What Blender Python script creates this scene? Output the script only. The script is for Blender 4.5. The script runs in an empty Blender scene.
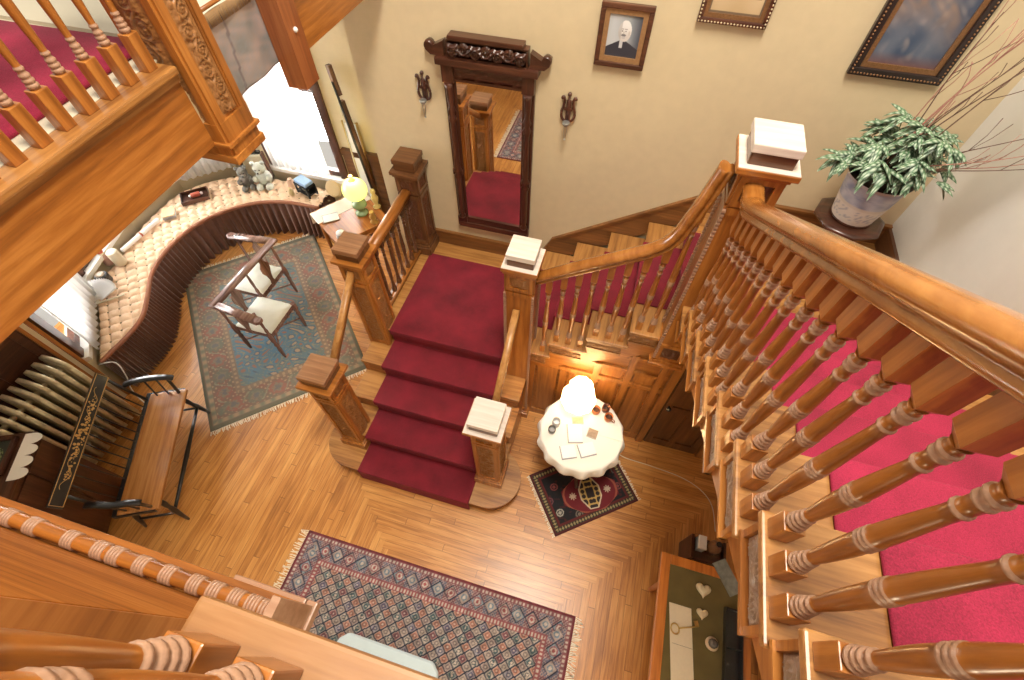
import bpy, bmesh, math, random
from mathutils import Vector, Matrix
random.seed(7)
PI = math.pi
C = bpy.context.scene.collection
S = bpy.context.scene
rnd = random.uniform

# ------------------------------------------------------------------ materials
def nodes_of(m):
    m.use_nodes = True
    return m.node_tree.nodes, m.node_tree.links, m.node_tree.nodes['Principled BSDF']
def plain(name, col, rough=.5, metal=0, emit=None, es=0, coat=0, bump=0, bscale=60, var=0, sheen=0):
    m = bpy.data.materials.new(name); N, L, b = nodes_of(m)
    b.inputs['Base Color'].default_value = (*col, 1); b.inputs['Roughness'].default_value = rough
    b.inputs['Metallic'].default_value = metal; b.inputs['Coat Weight'].default_value = coat
    b.inputs['Sheen Weight'].default_value = sheen
    if emit: b.inputs['Emission Color'].default_value = (*emit, 1); b.inputs['Emission Strength'].default_value = es
    tc = N.new('ShaderNodeTexCoord')
    nz = N.new('ShaderNodeTexNoise'); nz.inputs['Scale'].default_value = bscale; nz.inputs['Detail'].default_value = 4
    L.new(tc.outputs['Object'], nz.inputs['Vector'])
    if var:
        mx = N.new('ShaderNodeMix'); mx.data_type = 'RGBA'
        mx.inputs[6].default_value = (*[c*(1-var) for c in col], 1); mx.inputs[7].default_value = (*[min(1, c*(1+var)) for c in col], 1)
        L.new(nz.outputs['Fac'], mx.inputs[0]); L.new(mx.outputs[2], b.inputs['Base Color'])
    if bump:
        bp = N.new('ShaderNodeBump'); bp.inputs['Strength'].default_value = bump; bp.inputs['Distance'].default_value = .004
        L.new(nz.outputs['Fac'], bp.inputs['Height']); L.new(bp.outputs['Normal'], b.inputs['Normal'])
    return m
def wood(name, dark, mid, light, axis='X', rough=.32, scale=1.0, coat=.25):
    m = bpy.data.materials.new(name); N, L, b = nodes_of(m)
    tc = N.new('ShaderNodeTexCoord'); mp = N.new('ShaderNodeMapping')
    sc = {'X': (2.2, 34, 34), 'Y': (34, 2.2, 34), 'Z': (34, 34, 2.2)}[axis]
    mp.inputs['Scale'].default_value = [v*scale for v in sc]
    L.new(tc.outputs['Object'], mp.inputs['Vector'])
    n1 = N.new('ShaderNodeTexNoise'); n1.inputs['Scale'].default_value = 1; n1.inputs['Detail'].default_value = 7; n1.inputs['Roughness'].default_value = .62; n1.inputs['Distortion'].default_value = .3
    L.new(mp.outputs[0], n1.inputs['Vector'])
    mp2 = N.new('ShaderNodeMapping'); mp2.inputs['Scale'].default_value = [v*scale*.16 for v in sc]
    L.new(tc.outputs['Object'], mp2.inputs['Vector'])
    n2 = N.new('ShaderNodeTexNoise'); n2.inputs['Scale'].default_value = 1; n2.inputs['Detail'].default_value = 3
    L.new(mp2.outputs[0], n2.inputs['Vector'])
    ad = N.new('ShaderNodeMath'); ad.operation = 'MULTIPLY_ADD'; ad.inputs[1].default_value = .6; ad.inputs[2].default_value = 0
    L.new(n1.outputs['Fac'], ad.inputs[0])
    ad2 = N.new('ShaderNodeMath'); ad2.operation = 'MULTIPLY_ADD'; ad2.inputs[1].default_value = .4
    L.new(n2.outputs['Fac'], ad2.inputs[0]); L.new(ad.outputs[0], ad2.inputs[2])
    cr = N.new('ShaderNodeValToRGB'); e = cr.color_ramp.elements
    e[0].position = .33; e[0].color = (*dark, 1); e[1].position = .66; e[1].color = (*light, 1)
    k = e.new(.5); k.color = (*mid, 1)
    L.new(ad2.outputs[0], cr.inputs[0]); L.new(cr.outputs[0], b.inputs['Base Color'])
    b.inputs['Roughness'].default_value = rough; b.inputs['Coat Weight'].default_value = coat; b.inputs['Coat Roughness'].default_value = .2
    bp = N.new('ShaderNodeBump'); bp.inputs['Strength'].default_value = .12; bp.inputs['Distance'].default_value = .002
    L.new(n1.outputs['Fac'], bp.inputs['Height']); L.new(bp.outputs['Normal'], b.inputs['Normal'])
    return m
OD, OM, OL = (.15, .047, .009), (.36, .125, .021), (.54, .225, .048)
OAK = {a: wood('oak_'+a, OD, OM, OL, a) for a in 'XYZ'}
TREADW = {a: wood('tread_oak_'+a, (.15, .052, .012), (.39, .175, .045), (.53, .27, .085), a, rough=.4) for a in 'XY'}
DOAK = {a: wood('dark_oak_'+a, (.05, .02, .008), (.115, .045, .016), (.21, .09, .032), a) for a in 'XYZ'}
PANW = {a: wood('panel_oak_'+a, (.16, .055, .012), (.34, .13, .027), (.47, .20, .045), a) for a in 'XYZ'}
MAHOG = {a: wood('mahogany_'+a, (.028, .009, .005), (.065, .021, .011), (.13, .045, .022), a, rough=.28, coat=.4) for a in 'XYZ'}
CHAIRW = {a: wood('rosewood_'+a, (.10, .045, .036), (.23, .12, .095), (.40, .25, .20), a, rough=.25, coat=.5) for a in 'XYZ'}
SEATW = wood('orange_seat_wood', (.26, .10, .025), (.50, .21, .055), (.62, .30, .09), 'X', rough=.25, coat=.5)
DESKW = wood('orange_desk_wood', (.38, .11, .02), (.60, .20, .035), (.70, .28, .06), 'Y', rough=.35)
RINGW = plain('pale_ring_wood', (.38, .22, .14), .4, bump=.2, bscale=150, var=.35)
RAILW = wood('polished_rail_oak', (.18, .058, .011), (.32, .115, .021), (.45, .19, .042), 'Y', rough=.2, scale=.5, coat=.7)
REDW = wood('reddish_oak', (.15, .04, .012), (.28, .085, .025), (.38, .14, .045), 'Z')
CAPW = wood('worn_skylit_cap_wood', (.60, .50, .42), (.70, .61, .54), (.80, .74, .68), 'X', rough=.5)  # pale from wear, with a sky highlight also put into the colour
CARVE = plain('carved_oak', (.30, .135, .045), .36, bump=.5, bscale=120, var=.45)
GREYC = plain('greyed_carving', (.36, .24, .16), .34, bump=.15, bscale=90, var=.3)
DCARVE = plain('carved_dark_oak', (.12, .045, .02), .4, bump=.4, bscale=90, var=.35)
WALL = plain('beige_plaster', (.63, .52, .33), .75, bump=.12, bscale=14, var=.07)
WALLR = plain('pale_grey_plaster', (.66, .64, .57), .8, bump=.1, bscale=10, var=.05)
WHITE = plain('white_paint', (.85, .84, .80), .5)
CREAM = plain('cream_paint', (.72, .66, .50), .5)
BLACK = plain('black_lacquer', (.012, .013, .016), .3, coat=.5, var=.2)
GOLD = plain('gold_stencil', (.62, .40, .14), .4, metal=.4)
GILT = plain('gilt_frame', (.24, .12, .05), .42, metal=.35, bump=.6, bscale=120, var=.4)
RAD = plain('aged_bronze_radiator_paint', (.62, .54, .36), .34, metal=.45, var=.35, bscale=25)
CLOTHW = plain('white_lace_cloth', (.88, .84, .76), .8, bump=.3, bscale=160)
PAPER = plain('white_paper', (.86, .86, .86), .7)
CUSH = plain('ivory_silk', (.74, .76, .68), .55, var=.12, bscale=8, bump=.4)
TUFT = plain('peach_tufted_fabric', (.76, .54, .36), .7, bump=.3, bscale=80, var=.15)
BUTTON = plain('tuft_button', (.20, .16, .08), .7)
SKIRT = plain('brown_pleated_velvet', (.12, .040, .022), .6, sheen=.5, var=.5, bscale=30)
PIPING = plain('rust_braid', (.33, .13, .07), .8, bump=.8, bscale=200)
FRINGE = plain('cream_fringe', (.82, .74, .58), .9, bump=.6, bscale=200)
LEAD = plain('dark_iron', (.05, .05, .055), .45, metal=.6)
BRASS = plain('brass', (.62, .42, .14), .3, metal=.8)
FELT = plain('olive_felt', (.15, .115, .040), .95, var=.3, bscale=9, bump=.3)
BLUEP = plain('blue_enamel', (.30, .45, .66), .35, var=.2)
GREENG = plain('green_glass_base', (.25, .36, .17), .2, coat=.5)
COPPER = plain('copper_mug', (.40, .15, .06), .3, metal=.6)
REDB = plain('dull_red_cloth', (.45, .10, .06), .7, var=.3)
CARPET = None
def carpet_mat(name, a, b2):
    m = bpy.data.materials.new(name); N, L, b = nodes_of(m)
    tc = N.new('ShaderNodeTexCoord')
    n1 = N.new('ShaderNodeTexNoise'); n1.inputs['Scale'].default_value = 5; n1.inputs['Detail'].default_value = 3
    n2 = N.new('ShaderNodeTexNoise'); n2.inputs['Scale'].default_value = 260; n2.inputs['Detail'].default_value = 2
    for n in (n1, n2): L.new(tc.outputs['Object'], n.inputs['Vector'])
    mt = N.new('ShaderNodeMath'); mt.operation = 'ADD'; L.new(n1.outputs['Fac'], mt.inputs[0]); L.new(n2.outputs['Fac'], mt.inputs[1])
    mr = N.new('ShaderNodeMapRange'); mr.inputs[1].default_value = .7; mr.inputs[2].default_value = 1.3
    L.new(mt.outputs[0], mr.inputs[0])
    mx = N.new('ShaderNodeMix'); mx.data_type = 'RGBA'; mx.inputs[6].default_value = (*a, 1); mx.inputs[7].default_value = (*b2, 1)
    L.new(mr.outputs[0], mx.inputs[0]); L.new(mx.outputs[2], b.inputs['Base Color'])
    b.inputs['Roughness'].default_value = .9; b.inputs['Sheen Weight'].default_value = .15
    b.inputs['Sheen Tint'].default_value = (.9, .25, .35, 1)
    bp = N.new('ShaderNodeBump'); bp.inputs['Strength'].default_value = .5; bp.inputs['Distance'].default_value = .004
    L.new(n2.outputs['Fac'], bp.inputs['Height']); L.new(bp.outputs['Normal'], b.inputs['Normal'])
    return m
CARPET = carpet_mat('shaded_red_stair_carpet', (.10, .002, .008), (.225, .007, .020))  # same carpet as the upper flight, shade put into the colour
CARPETU = carpet_mat('lit_red_stair_carpet', (.19, .006, .025), (.385, .016, .060))  # same carpet as the lower flights, brightened in colour as if lit
def vcol(name, rough=.9, bump=.4):
    m = bpy.data.materials.new(name); N, L, b = nodes_of(m)
    a = N.new('ShaderNodeVertexColor'); a.layer_name = 'pattern'
    L.new(a.outputs[0], b.inputs['Base Color']); b.inputs['Roughness'].default_value = rough
    if bump:
        tc = N.new('ShaderNodeTexCoord'); n2 = N.new('ShaderNodeTexNoise'); n2.inputs['Scale'].default_value = 200
        L.new(tc.outputs['Object'], n2.inputs['Vector'])
        bp = N.new('ShaderNodeBump'); bp.inputs['Strength'].default_value = bump; bp.inputs['Distance'].default_value = .003
        L.new(n2.outputs['Fac'], bp.inputs['Height']); L.new(bp.outputs['Normal'], b.inputs['Normal'])
    return m
RUGM = vcol('woven_rug'); PAINTM = vcol('picture_surface', .5, 0)

def floor_mat():
    m = bpy.data.materials.new('strip_oak_floor'); N, L, b = nodes_of(m)
    tc = N.new('ShaderNodeTexCoord'); sp = N.new('ShaderNodeSeparateXYZ'); L.new(tc.outputs['Object'], sp.inputs[0])
    def M(op, a, b_=None, c=None):
        n = N.new('ShaderNodeMath'); n.operation = op
        for i, v in enumerate((a, b_, c)):
            if v is None: continue
            if isinstance(v, (int, float)): n.inputs[i].default_value = v
            else: L.new(v, n.inputs[i])
        return n.outputs[0]
    x, y = sp.outputs[0], sp.outputs[1]; W = .058
    qy = M('MULTIPLY', M('FLOOR', M('DIVIDE', y, W)), W)          # row of the cross planks
    qx = M('MULTIPLY', M('FLOOR', M('DIVIDE', x, W)), W)
    lft = M('GREATER_THAN', M('ADD', x, qy), -.82 )                 # x > -.82 - y, stepped per plank
    rgt = M('LESS_THAN', M('SUBTRACT', x, qy), -.14)
    isx = M('MULTIPLY', lft, rgt)
    u = M('ADD', M('MULTIPLY', isx, x), M('MULTIPLY', M('SUBTRACT', 1, isx), y))   # along
    v = M('ADD', M('MULTIPLY', isx, y), M('MULTIPLY', M('SUBTRACT', 1, isx), x))   # across
    row = M('FLOOR', M('DIVIDE', v, W))
    wn = N.new('ShaderNodeTexWhiteNoise'); wn.noise_dimensions = '1D'; L.new(M('ADD', row, M('MULTIPLY', isx, 77.3)), wn.inputs['W'])
    us = M('ADD', u, M('MULTIPLY', wn.outputs[0], 3.1))
    bid = M('FLOOR', M('DIVIDE', us, 1.05))
    cv = N.new('ShaderNodeCombineXYZ'); L.new(row, cv.inputs[0]); L.new(bid, cv.inputs[1]); L.new(isx, cv.inputs[2])
    w2 = N.new('ShaderNodeTexWhiteNoise'); w2.noise_dimensions = '3D'; L.new(cv.outputs[0], w2.inputs['Vector'])
    fv = M('FRACT', M('DIVIDE', v, W)); fu = M('FRACT', M('DIVIDE', us, 1.05))
    gap = M('MAXIMUM', M('GREATER_THAN', M('ABSOLUTE', M('SUBTRACT', fv, .5)), .475), M('GREATER_THAN', M('ABSOLUTE', M('SUBTRACT', fu, .5)), .4975))
    g = N.new('ShaderNodeCombineXYZ'); L.new(M('MULTIPLY', u, 3.), g.inputs[0]); L.new(M('MULTIPLY', v, 42.), g.inputs[1]); L.new(M('MULTIPLY', w2.outputs[0], 20), g.inputs[2])
    nz = N.new('ShaderNodeTexNoise'); nz.inputs['Scale'].default_value = 1; nz.inputs['Detail'].default_value = 6; nz.inputs['Distortion'].default_value = .8
    L.new(g.outputs[0], nz.inputs['Vector'])
    big = N.new('ShaderNodeTexNoise'); big.inputs['Scale'].default_value = 1.3; big.inputs['Detail'].default_value = 3; L.new(tc.outputs['Object'], big.inputs['Vector'])
    f = M('ADD', M('ADD', M('MULTIPLY', nz.outputs[0], .55), M('MULTIPLY', w2.outputs[0], .13)), M('MULTIPLY', big.outputs[0], .36))
    cr = N.new('ShaderNodeValToRGB'); e = cr.color_ramp.elements
    e[0].position = .32; e[0].color = (.27, .095, .020, 1); e[1].position = .70; e[1].color = (.72, .37, .11, 1)
    k = e.new(.5); k.color = (.52, .22, .052, 1)
    L.new(f, cr.inputs[0])
    mx = N.new('ShaderNodeMix'); mx.data_type = 'RGBA'; L.new(M('MULTIPLY', gap, .6), mx.inputs[0]); L.new(cr.outputs[0], mx.inputs[6]); mx.inputs[7].default_value = (.10, .035, .01, 1)
    L.new(mx.outputs[2], b.inputs['Base Color']); b.inputs['Roughness'].default_value = .34; b.inputs['Coat Weight'].default_value = .25; b.inputs['Coat Roughness'].default_value = .25
    bp = N.new('ShaderNodeBump'); bp.inputs['Strength'].default_value = .25; bp.inputs['Distance'].default_value = .002
    L.new(M('SUBTRACT', 1, gap), bp.inputs['Height']); L.new(bp.outputs['Normal'], b.inputs['Normal'])
    return m

# ------------------------------------------------------------------ mesh helpers
class MB:
    def __init__(s): s.bm = bmesh.new()
    def box(s, x0, x1, y0, y1, z0, z1, M=None, bev=0):
        vs = [Vector((x, y, z)) for z in (z0, z1) for x, y in ((x0, y0), (x1, y0), (x1, y1), (x0, y1))]
        if M is not None: vs = [M @ v for v in vs]
        v = [s.bm.verts.new(p) for p in vs]
        fs = [s.bm.faces.new([v[i] for i in q]) for q in ((3, 2, 1, 0), (4, 5, 6, 7), (0, 1, 5, 4), (1, 2, 6, 5), (2, 3, 7, 6), (3, 0, 4, 7))]
        if bev:
            es = list({e for f in fs for e in f.edges})
            bmesh.ops.bevel(s.bm, geom=es, offset=bev, segments=2, affect='EDGES', profile=.6)
        return s
    def prism(s, poly, axis, a, b, M=None):     # poly in the two other axes, in order
        def P(p, t):
            if axis == 'X': q = Vector((t, p[0], p[1]))
            elif axis == 'Y': q = Vector((p[0], t, p[1]))
            else: q = Vector((p[0], p[1], t))
            return M @ q if M is not None else q
        A = [s.bm.verts.new(P(p, a)) for p in poly]; B = [s.bm.verts.new(P(p, b)) for p in poly]
        n = len(poly)
        s.bm.faces.new(A[::-1]); s.bm.faces.new(B)
        for i in range(n): s.bm.faces.new([A[i], A[(i+1) % n], B[(i+1) % n], B[i]])
        return s
    def lathe(s, prof, c=(0, 0, 0), n=16, M=None, cap=True):
        c = Vector(c); R = []
        for r, z in prof:
            ring = []
            for i in range(n):
                a = 2*PI*i/n; p = c+Vector((r*math.cos(a), r*math.sin(a), z))
                ring.append(s.bm.verts.new(M @ p if M is not None else p))
            R.append(ring)
        for a, b in zip(R, R[1:]):
            for i in range(n):
                f = s.bm.faces.new([a[i], a[(i+1) % n], b[(i+1) % n], b[i]]); f.smooth = True
        if cap:
            s.bm.faces.new(R[0][::-1]); s.bm.faces.new(R[-1])
        return s
    def sweep(s, path, prof, up=(0, 0, 1), closed=False, smooth=True, scale=None):
        path = [Vector(p) for p in path]; up = Vector(up); R = []
        for i, p in enumerate(path):
            t = (path[min(i+1, len(path)-1)]-path[max(i-1, 0)]).normalized()
            r = t.cross(up)
            if r.length < 1e-4: r = t.cross(Vector((1, 0, 0)))
            r.normalize(); u = r.cross(t).normalized(); k = scale[i] if scale else 1
            R.append([s.bm.verts.new(p+r*a*k+u*b*k) for a, b in prof])
        n = len(prof)
        for a, b in zip(R, R[1:]):
            for i in range(n):
                f = s.bm.faces.new([a[i], a[(i+1) % n], b[(i+1) % n], b[i]]); f.smooth = smooth
        s.bm.faces.new(R[0][::-1]); s.bm.faces.new(R[-1])
        return s
    def tube(s, path, r, n=8, radii=None):
        prof = [(math.cos(2*PI*i/n)*r, math.sin(2*PI*i/n)*r) for i in range(n)]
        return s.sweep(path, prof, scale=radii)
    def grid(s, nu, nv, fn, smooth=True, colfn=None, skip=None):
        if colfn: cl = s.bm.verts.layers.float_color.get('pattern') or s.bm.verts.layers.float_color.new('pattern')
        V = [[s.bm.verts.new(fn(i/nu, j/nv)) for j in range(nv+1)] for i in range(nu+1)]
        if colfn:
            for i in range(nu+1):
                for j in range(nv+1): V[i][j][cl] = (*colfn(i/nu, j/nv), 1)
        for i in range(nu):
            for j in range(nv):
                if skip and skip((i+.5)/nu, (j+.5)/nv): continue
                f = s.bm.faces.new([V[i][j], V[i+1][j], V[i+1][j+1], V[i][j+1]]); f.smooth = smooth
        return s
    def ball(s, c, r, sc=(1, 1, 1), n=10):
        m = Matrix.Translation(c) @ Matrix.Diagonal((*[r*k for k in sc], 1))
        g = bmesh.ops.create_uvsphere(s.bm, u_segments=n, v_segments=max(5, n//2+1), radius=1, matrix=m)
        for v in g['verts']:
            for f in v.link_faces: f.smooth = True
        return s
    def mesh(s, name):
        bmesh.ops.recalc_face_normals(s.bm, faces=s.bm.faces[:])
        me = bpy.data.meshes.new(name); s.bm.to_mesh(me); s.bm.free(); return me
    def build(s, name, mat, parent=None, loc=None, rot=None, world=True):
        me = s.mesh(name); o = bpy.data.objects.new(name, me); C.objects.link(o)
        for m in (mat if isinstance(mat, (list, tuple)) else [mat]): me.materials.append(m)
        if parent is not None:
            o.parent = parent
            if world and loc is None:
                p = parent; off = Vector((0, 0, 0))
                while p is not None: off += p.location; p = p.parent
                o.location = -off
        if loc is not None: o.location = loc
        if rot is not None: o.rotation_euler = rot
        return o
def tag(o, label=None, cat=None, group=None, kind=None):
    for k, v in (('label', label), ('category', cat), ('group', group), ('kind', kind)):
        if v: o[k] = v
    return o
def thing(name, label, cat, loc=(0, 0, 0), rz=0, group=None):
    o = bpy.data.objects.new(name, None); o.empty_display_size = .05; C.objects.link(o); o.location = loc; o.rotation_euler = (0, 0, rz)
    return tag(o, label, cat, group)
def struct(name, mb, mat, parent=None):
    o = mb.build(name, mat, parent); tag(o, kind='structure') if parent is None else None
    return o
def seat_origin(o):     # moves a top-level mesh's origin to its base
    me = o.data; xs = [v.co for v in me.vertices]
    lo = Vector([min(c[i] for c in xs) for i in range(3)]); hi = Vector([max(c[i] for c in xs) for i in range(3)])
    b = Vector(((lo.x+hi.x)/2, (lo.y+hi.y)/2, lo.z)); me.transform(Matrix.Translation(-b)); o.location = b
    return o
def copy_tree(o, parent=None):
    c = o.copy(); C.objects.link(c); c.parent = parent
    for ch in [k for k in C.objects if k.parent == o]: copy_tree(ch, c)
    return c
def T(*a): return Matrix.Translation(a)
def RZ(a): return Matrix.Rotation(a, 4, 'Z')

RISE = .186
z2 = 3.534          # upper floor level
XF = -1.80          # gallery fascia
YW = 3.27           # back wall
XR = 1.95           # right wall
# ------------------------------------------------------------------ setting
mb = MB(); mb.box(-5.9, 1.95, -1.6, 4.5, -.1, 0); f = struct('floor', mb, floor_mat())
mb = MB(); mb.box(-2.18, XR+.15, YW, YW+.15, 0, 5.6); struct('wall_back', mb, WALL)
mb = MB(); mb.box(-2.18, -2.03, YW+.15, 4.2, 0, 5.6); struct('wall_alcove', mb, WALL)
mb = MB(); mb.box(XR, XR+.15, -1.6, YW, 0, 5.6); struct('wall_right', mb, WALLR)
mb = MB(); mb.box(-4.65, -4.5, -1.6, 1.12, 0, 3.2); struct('wall_left', mb, WALL)
mb = MB(); mb.box(-4.5, 1.95, -1.75, -1.6, 0, 3.2); struct('wall_front', mb, WALL)
# bay: runs of wall below and above the windows
BAY = [(-4.50, 1.12), (-5.28, 1.90), (-5.56, 2.9), (-5.50, 3.70), (-4.95, 4.25), (-2.03, 4.25)]
def wall_run(mb, a, b, z0, z1, th=.14, s0=0, s1=None):
    a = Vector((*a, 0)); b = Vector((*b, 0)); d = (b-a); Ln = d.length; d.normalize(); n = Vector((-d.y, d.x, 0))
    s1 = Ln if s1 is None else s1
    M = Matrix(((d.x, n.x, 0, a.x), (d.y, n.y, 0, a.y), (0, 0, 1, 0), (0, 0, 0, 1)))
    mb.box(s0, s1, 0, th, z0, z1, M); return M, Ln
wn = 0
mbay = MB()
for i, (a, b) in enumerate(zip(BAY, BAY[1:])):
    Ln = (Vector(b)-Vector(a)).length
    if i == 4: w0, w1 = .60, 1.55; sill = .62        # window beside the lamp table
    else: w0, w1 = .10, Ln-.10; sill = .62
    M, _ = wall_run(mbay, a, b, 0, sill); wall_run(mbay, a, b, 2.75, 3.2)
    wall_run(mbay, a, b, sill, 2.75, s0=0, s1=w0); wall_run(mbay, a, b, sill, 2.75, s0=w1, s1=Ln)
    wn += 1
    fr = MB(); e = .07; fr.box(w0-.08, w0+.02, -.03, .06, sill, 2.75, M); fr.box(w1-.02, w1+.08, -.03, .06, sill, 2.75, M)
    fr.box(w0, w1, .0, .06, sill+.02, sill+.09, M); fr.box(w0, w1, .0, .06, 1.70, 1.75, M); fr.box(w0-.1, w1+.1, -.05, .06, 2.70, 2.82, M)
    w = fr.build('window_%d' % wn, MAHOG['Z']); tag(w, kind='structure')
    sl = MB(); sl.box(w0-.1, w1+.1, -.07, .04, sill-.03, sill+.02, M); sl.build('window_sill', WHITE, w)
    gl = MB(); gl.box(w0, w1, .025, .03, sill+.03, 2.72, M)
    GLASS = bpy.data.materials.get('window_glass')
    if not GLASS:
        GLASS = bpy.data.materials.new('window_glass'); N, L, b_ = nodes_of(GLASS)
        b_.inputs['Transmission Weight'].default_value = 1; b_.inputs['Roughness'].default_value = 0; b_.inputs['IOR'].default_value = 1.02
        b_.inputs['Base Color'].default_value = (1, 1, 1, 1)
    gl.build('window_pane', GLASS, w)
struct('wall_bay', mbay, WALL)
# white sheer curtains in the bay
def curtain(a, b, s0, s1, z0, z1, label):
    a = Vector((*a, 0)); b = Vector((*b, 0)); d = (b-a).normalized(); n = Vector((-d.y, d.x, 0)); mb = MB()
    def fn(u, v):
        s = s0+(s1-s0)*u; q = a+d*s-n*(.10+.018*math.sin(s*70)+.006*math.sin(s*173)); return Vector((q.x, q.y, z0+(z1-z0)*v))
    mb.grid(90, 8, fn)
    o = mb.build('curtain', SHEER); m = o.modifiers.new('thick', 'SOLIDIFY'); m.thickness = .003
    seat_origin(o); return tag(o, label, 'curtain', None)
SHEER = bpy.data.materials.new('sheer_white'); N, L, b_ = nodes_of(SHEER)
b_.inputs['Base Color'].default_value = (.95, .95, .93, 1); b_.inputs['Roughness'].default_value = .8
tr = N.new('ShaderNodeBsdfTranslucent'); tr.inputs[0].default_value = (.95, .95, .95, 1); ms = N.new('ShaderNodeMixShader'); ms.inputs[0].default_value = .6
L.new(b_.outputs[0], ms.inputs[1]); L.new(tr.outputs[0], ms.inputs[2]); L.new(ms.outputs[0], N['Material Output'].inputs['Surface'])
curtain(BAY[0], BAY[1], .12, 1.0, .56, 2.6, 'white sheer curtain at the near end of the window seat')
curtain(BAY[3], BAY[4], .06, .72, .58, 2.6, 'white sheer curtain behind the far bend of the window seat')
curtain(BAY[4], BAY[5], .64, 1.46, .70, 2.6, 'white sheer curtain in the tall window beside the globe lamp')
# left wall: wainscot panels, rails, cream jamb
mb = MB()
mb.box(-4.5, -4.47, -1.6, 1.02, .78, .86)
for y in (-.32, .02, .36, .70, .98): mb.box(-4.5, -4.475, y-.03, y+.03, .12, 1.5)
mb.box(-4.5, -4.47, -1.6, 1.02, 1.46, 1.55); mb.box(-4.5, -4.485, -1.6, 1.02, 0, 1.5); mb.box(-4.5, -4.465, -1.6, 1.02, 0, .14)
struct('trim_1', mb, MAHOG['Y'])
mb = MB(); mb.box(-4.5, -4.46, 1.02, 1.05, 0, 2.2); mb.box(-4.5, -4.45, 1.09, 1.12, 0, 2.2); struct('trim_2', mb, OAK['Z'])
mb = MB(); mb.box(-4.5, -4.47, 1.05, 1.09, 0, 2.2); struct('trim_3', mb, CREAM)
# alcove wall wainscot and casing beside the long gun
mb = MB(); mb.box(-3.28, -2.20, 4.21, 4.25, 0, 1.05); mb.box(-3.28, -2.20, 4.19, 4.25, 1.02, 1.09); struct('trim_4', mb, DOAK['X'])
SKW = wood('skirting_oak', (.09, .034, .010), (.19, .075, .02), (.30, .125, .035), 'X')
# back wall baseboards and stair skirting
mb = MB(); mb.prism([(-1.95, .93), (-.60, .93), (-.60, 1.09), (-1.95, 1.09)], 'Y', YW-.025, YW); mb.box(-1.95, -.6, YW-.032, YW, 1.075, 1.095)
struct('baseboard_back', mb, SKW)
def f2z(x): return 1.125+(x+.56)*(.192/.2825)      # line of nosings of the second flight
mb = MB()
pl = [(-.60, .93), (-.60, 1.095), (-.52, f2z(-.52)+.12), (.57, f2z(.57)+.10), (.66, 2.05), (1.95, 2.05), (1.95, 1.80), (.62, 1.80)]
mb.prism(pl, 'Y', YW-.022, YW)
mb.sweep([(-.60, YW-.015, 1.10), (-.52, YW-.015, f2z(-.52)+.12), (.57, YW-.015, f2z(.57)+.10), (.66, YW-.015, 2.05), (1.95, YW-.015, 2.05)], [(-.017, -.012), (.017, -.012), (.017, .012), (-.017, .012)], smooth=False)
struct('trim_5', mb, SKW)
mb = MB(); mb.box(XR-.022, XR, 2.0, YW, 1.89, 2.05); struct('baseboard_right', mb, DOAK['Y'])

# upper floor: gallery slab with fascia
mb = MB(); mb.box(-4.6, XF-.02, -.05, 1.60, 3.16, 3.45); struct('ceiling_gallery', mb, WALL)
mb = MB()
mb.box(XF-.03, XF, -.06, 1.47, 3.14, 3.455)
struct('trim_6', mb, OAK['Y'])
mb = MB(); mb.box(XF-.078, XF+.03, -.1, 1.47, 3.455, 3.485, bev=.008); mb.box(XF-.03, XF+.012, -.1, 1.47, 3.425, 3.455)
struct('trim_7', mb, TREADW['Y'])
mb = MB(); mb.box(-4.6, XF-.078, -.05, 1.60, 3.45, 3.484); struct('floor_gallery', mb, CREAM)
mb = MB()
mb.grid(24, 12, lambda u, v: Vector((-4.55+u*2.585, -.0+v*1.56, 3.506+.004*math.sin(u*9+v*5))))
o = mb.build('gallery_carpet', CARPETU); m = o.modifiers.new('thick', 'SOLIDIFY'); m.thickness = .018; m.offset = -1
tag(seat_origin(o), 'red carpet on the upper gallery behind the balusters', 'carpet')
# second beam beyond the hanging posts
mb = MB(); mb.box(-1.83, -1.78, 2.27, YW, 3.19, 3.50); mb.box(-1.86, -1.80, 2.27, YW, 3.47, 3.53); struct('trim_8', mb, OAK['Y'])
mb = MB(); mb.box(-4.6, -1.86, 2.27, 4.2, 3.30, 3.50); struct('ceiling_bay', mb, WALL)
mb = MB(); mb.box(-4.6, -1.88, 1.60, 2.27, 3.47, 3.50); struct('ceiling_link', mb, CREAM)

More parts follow.
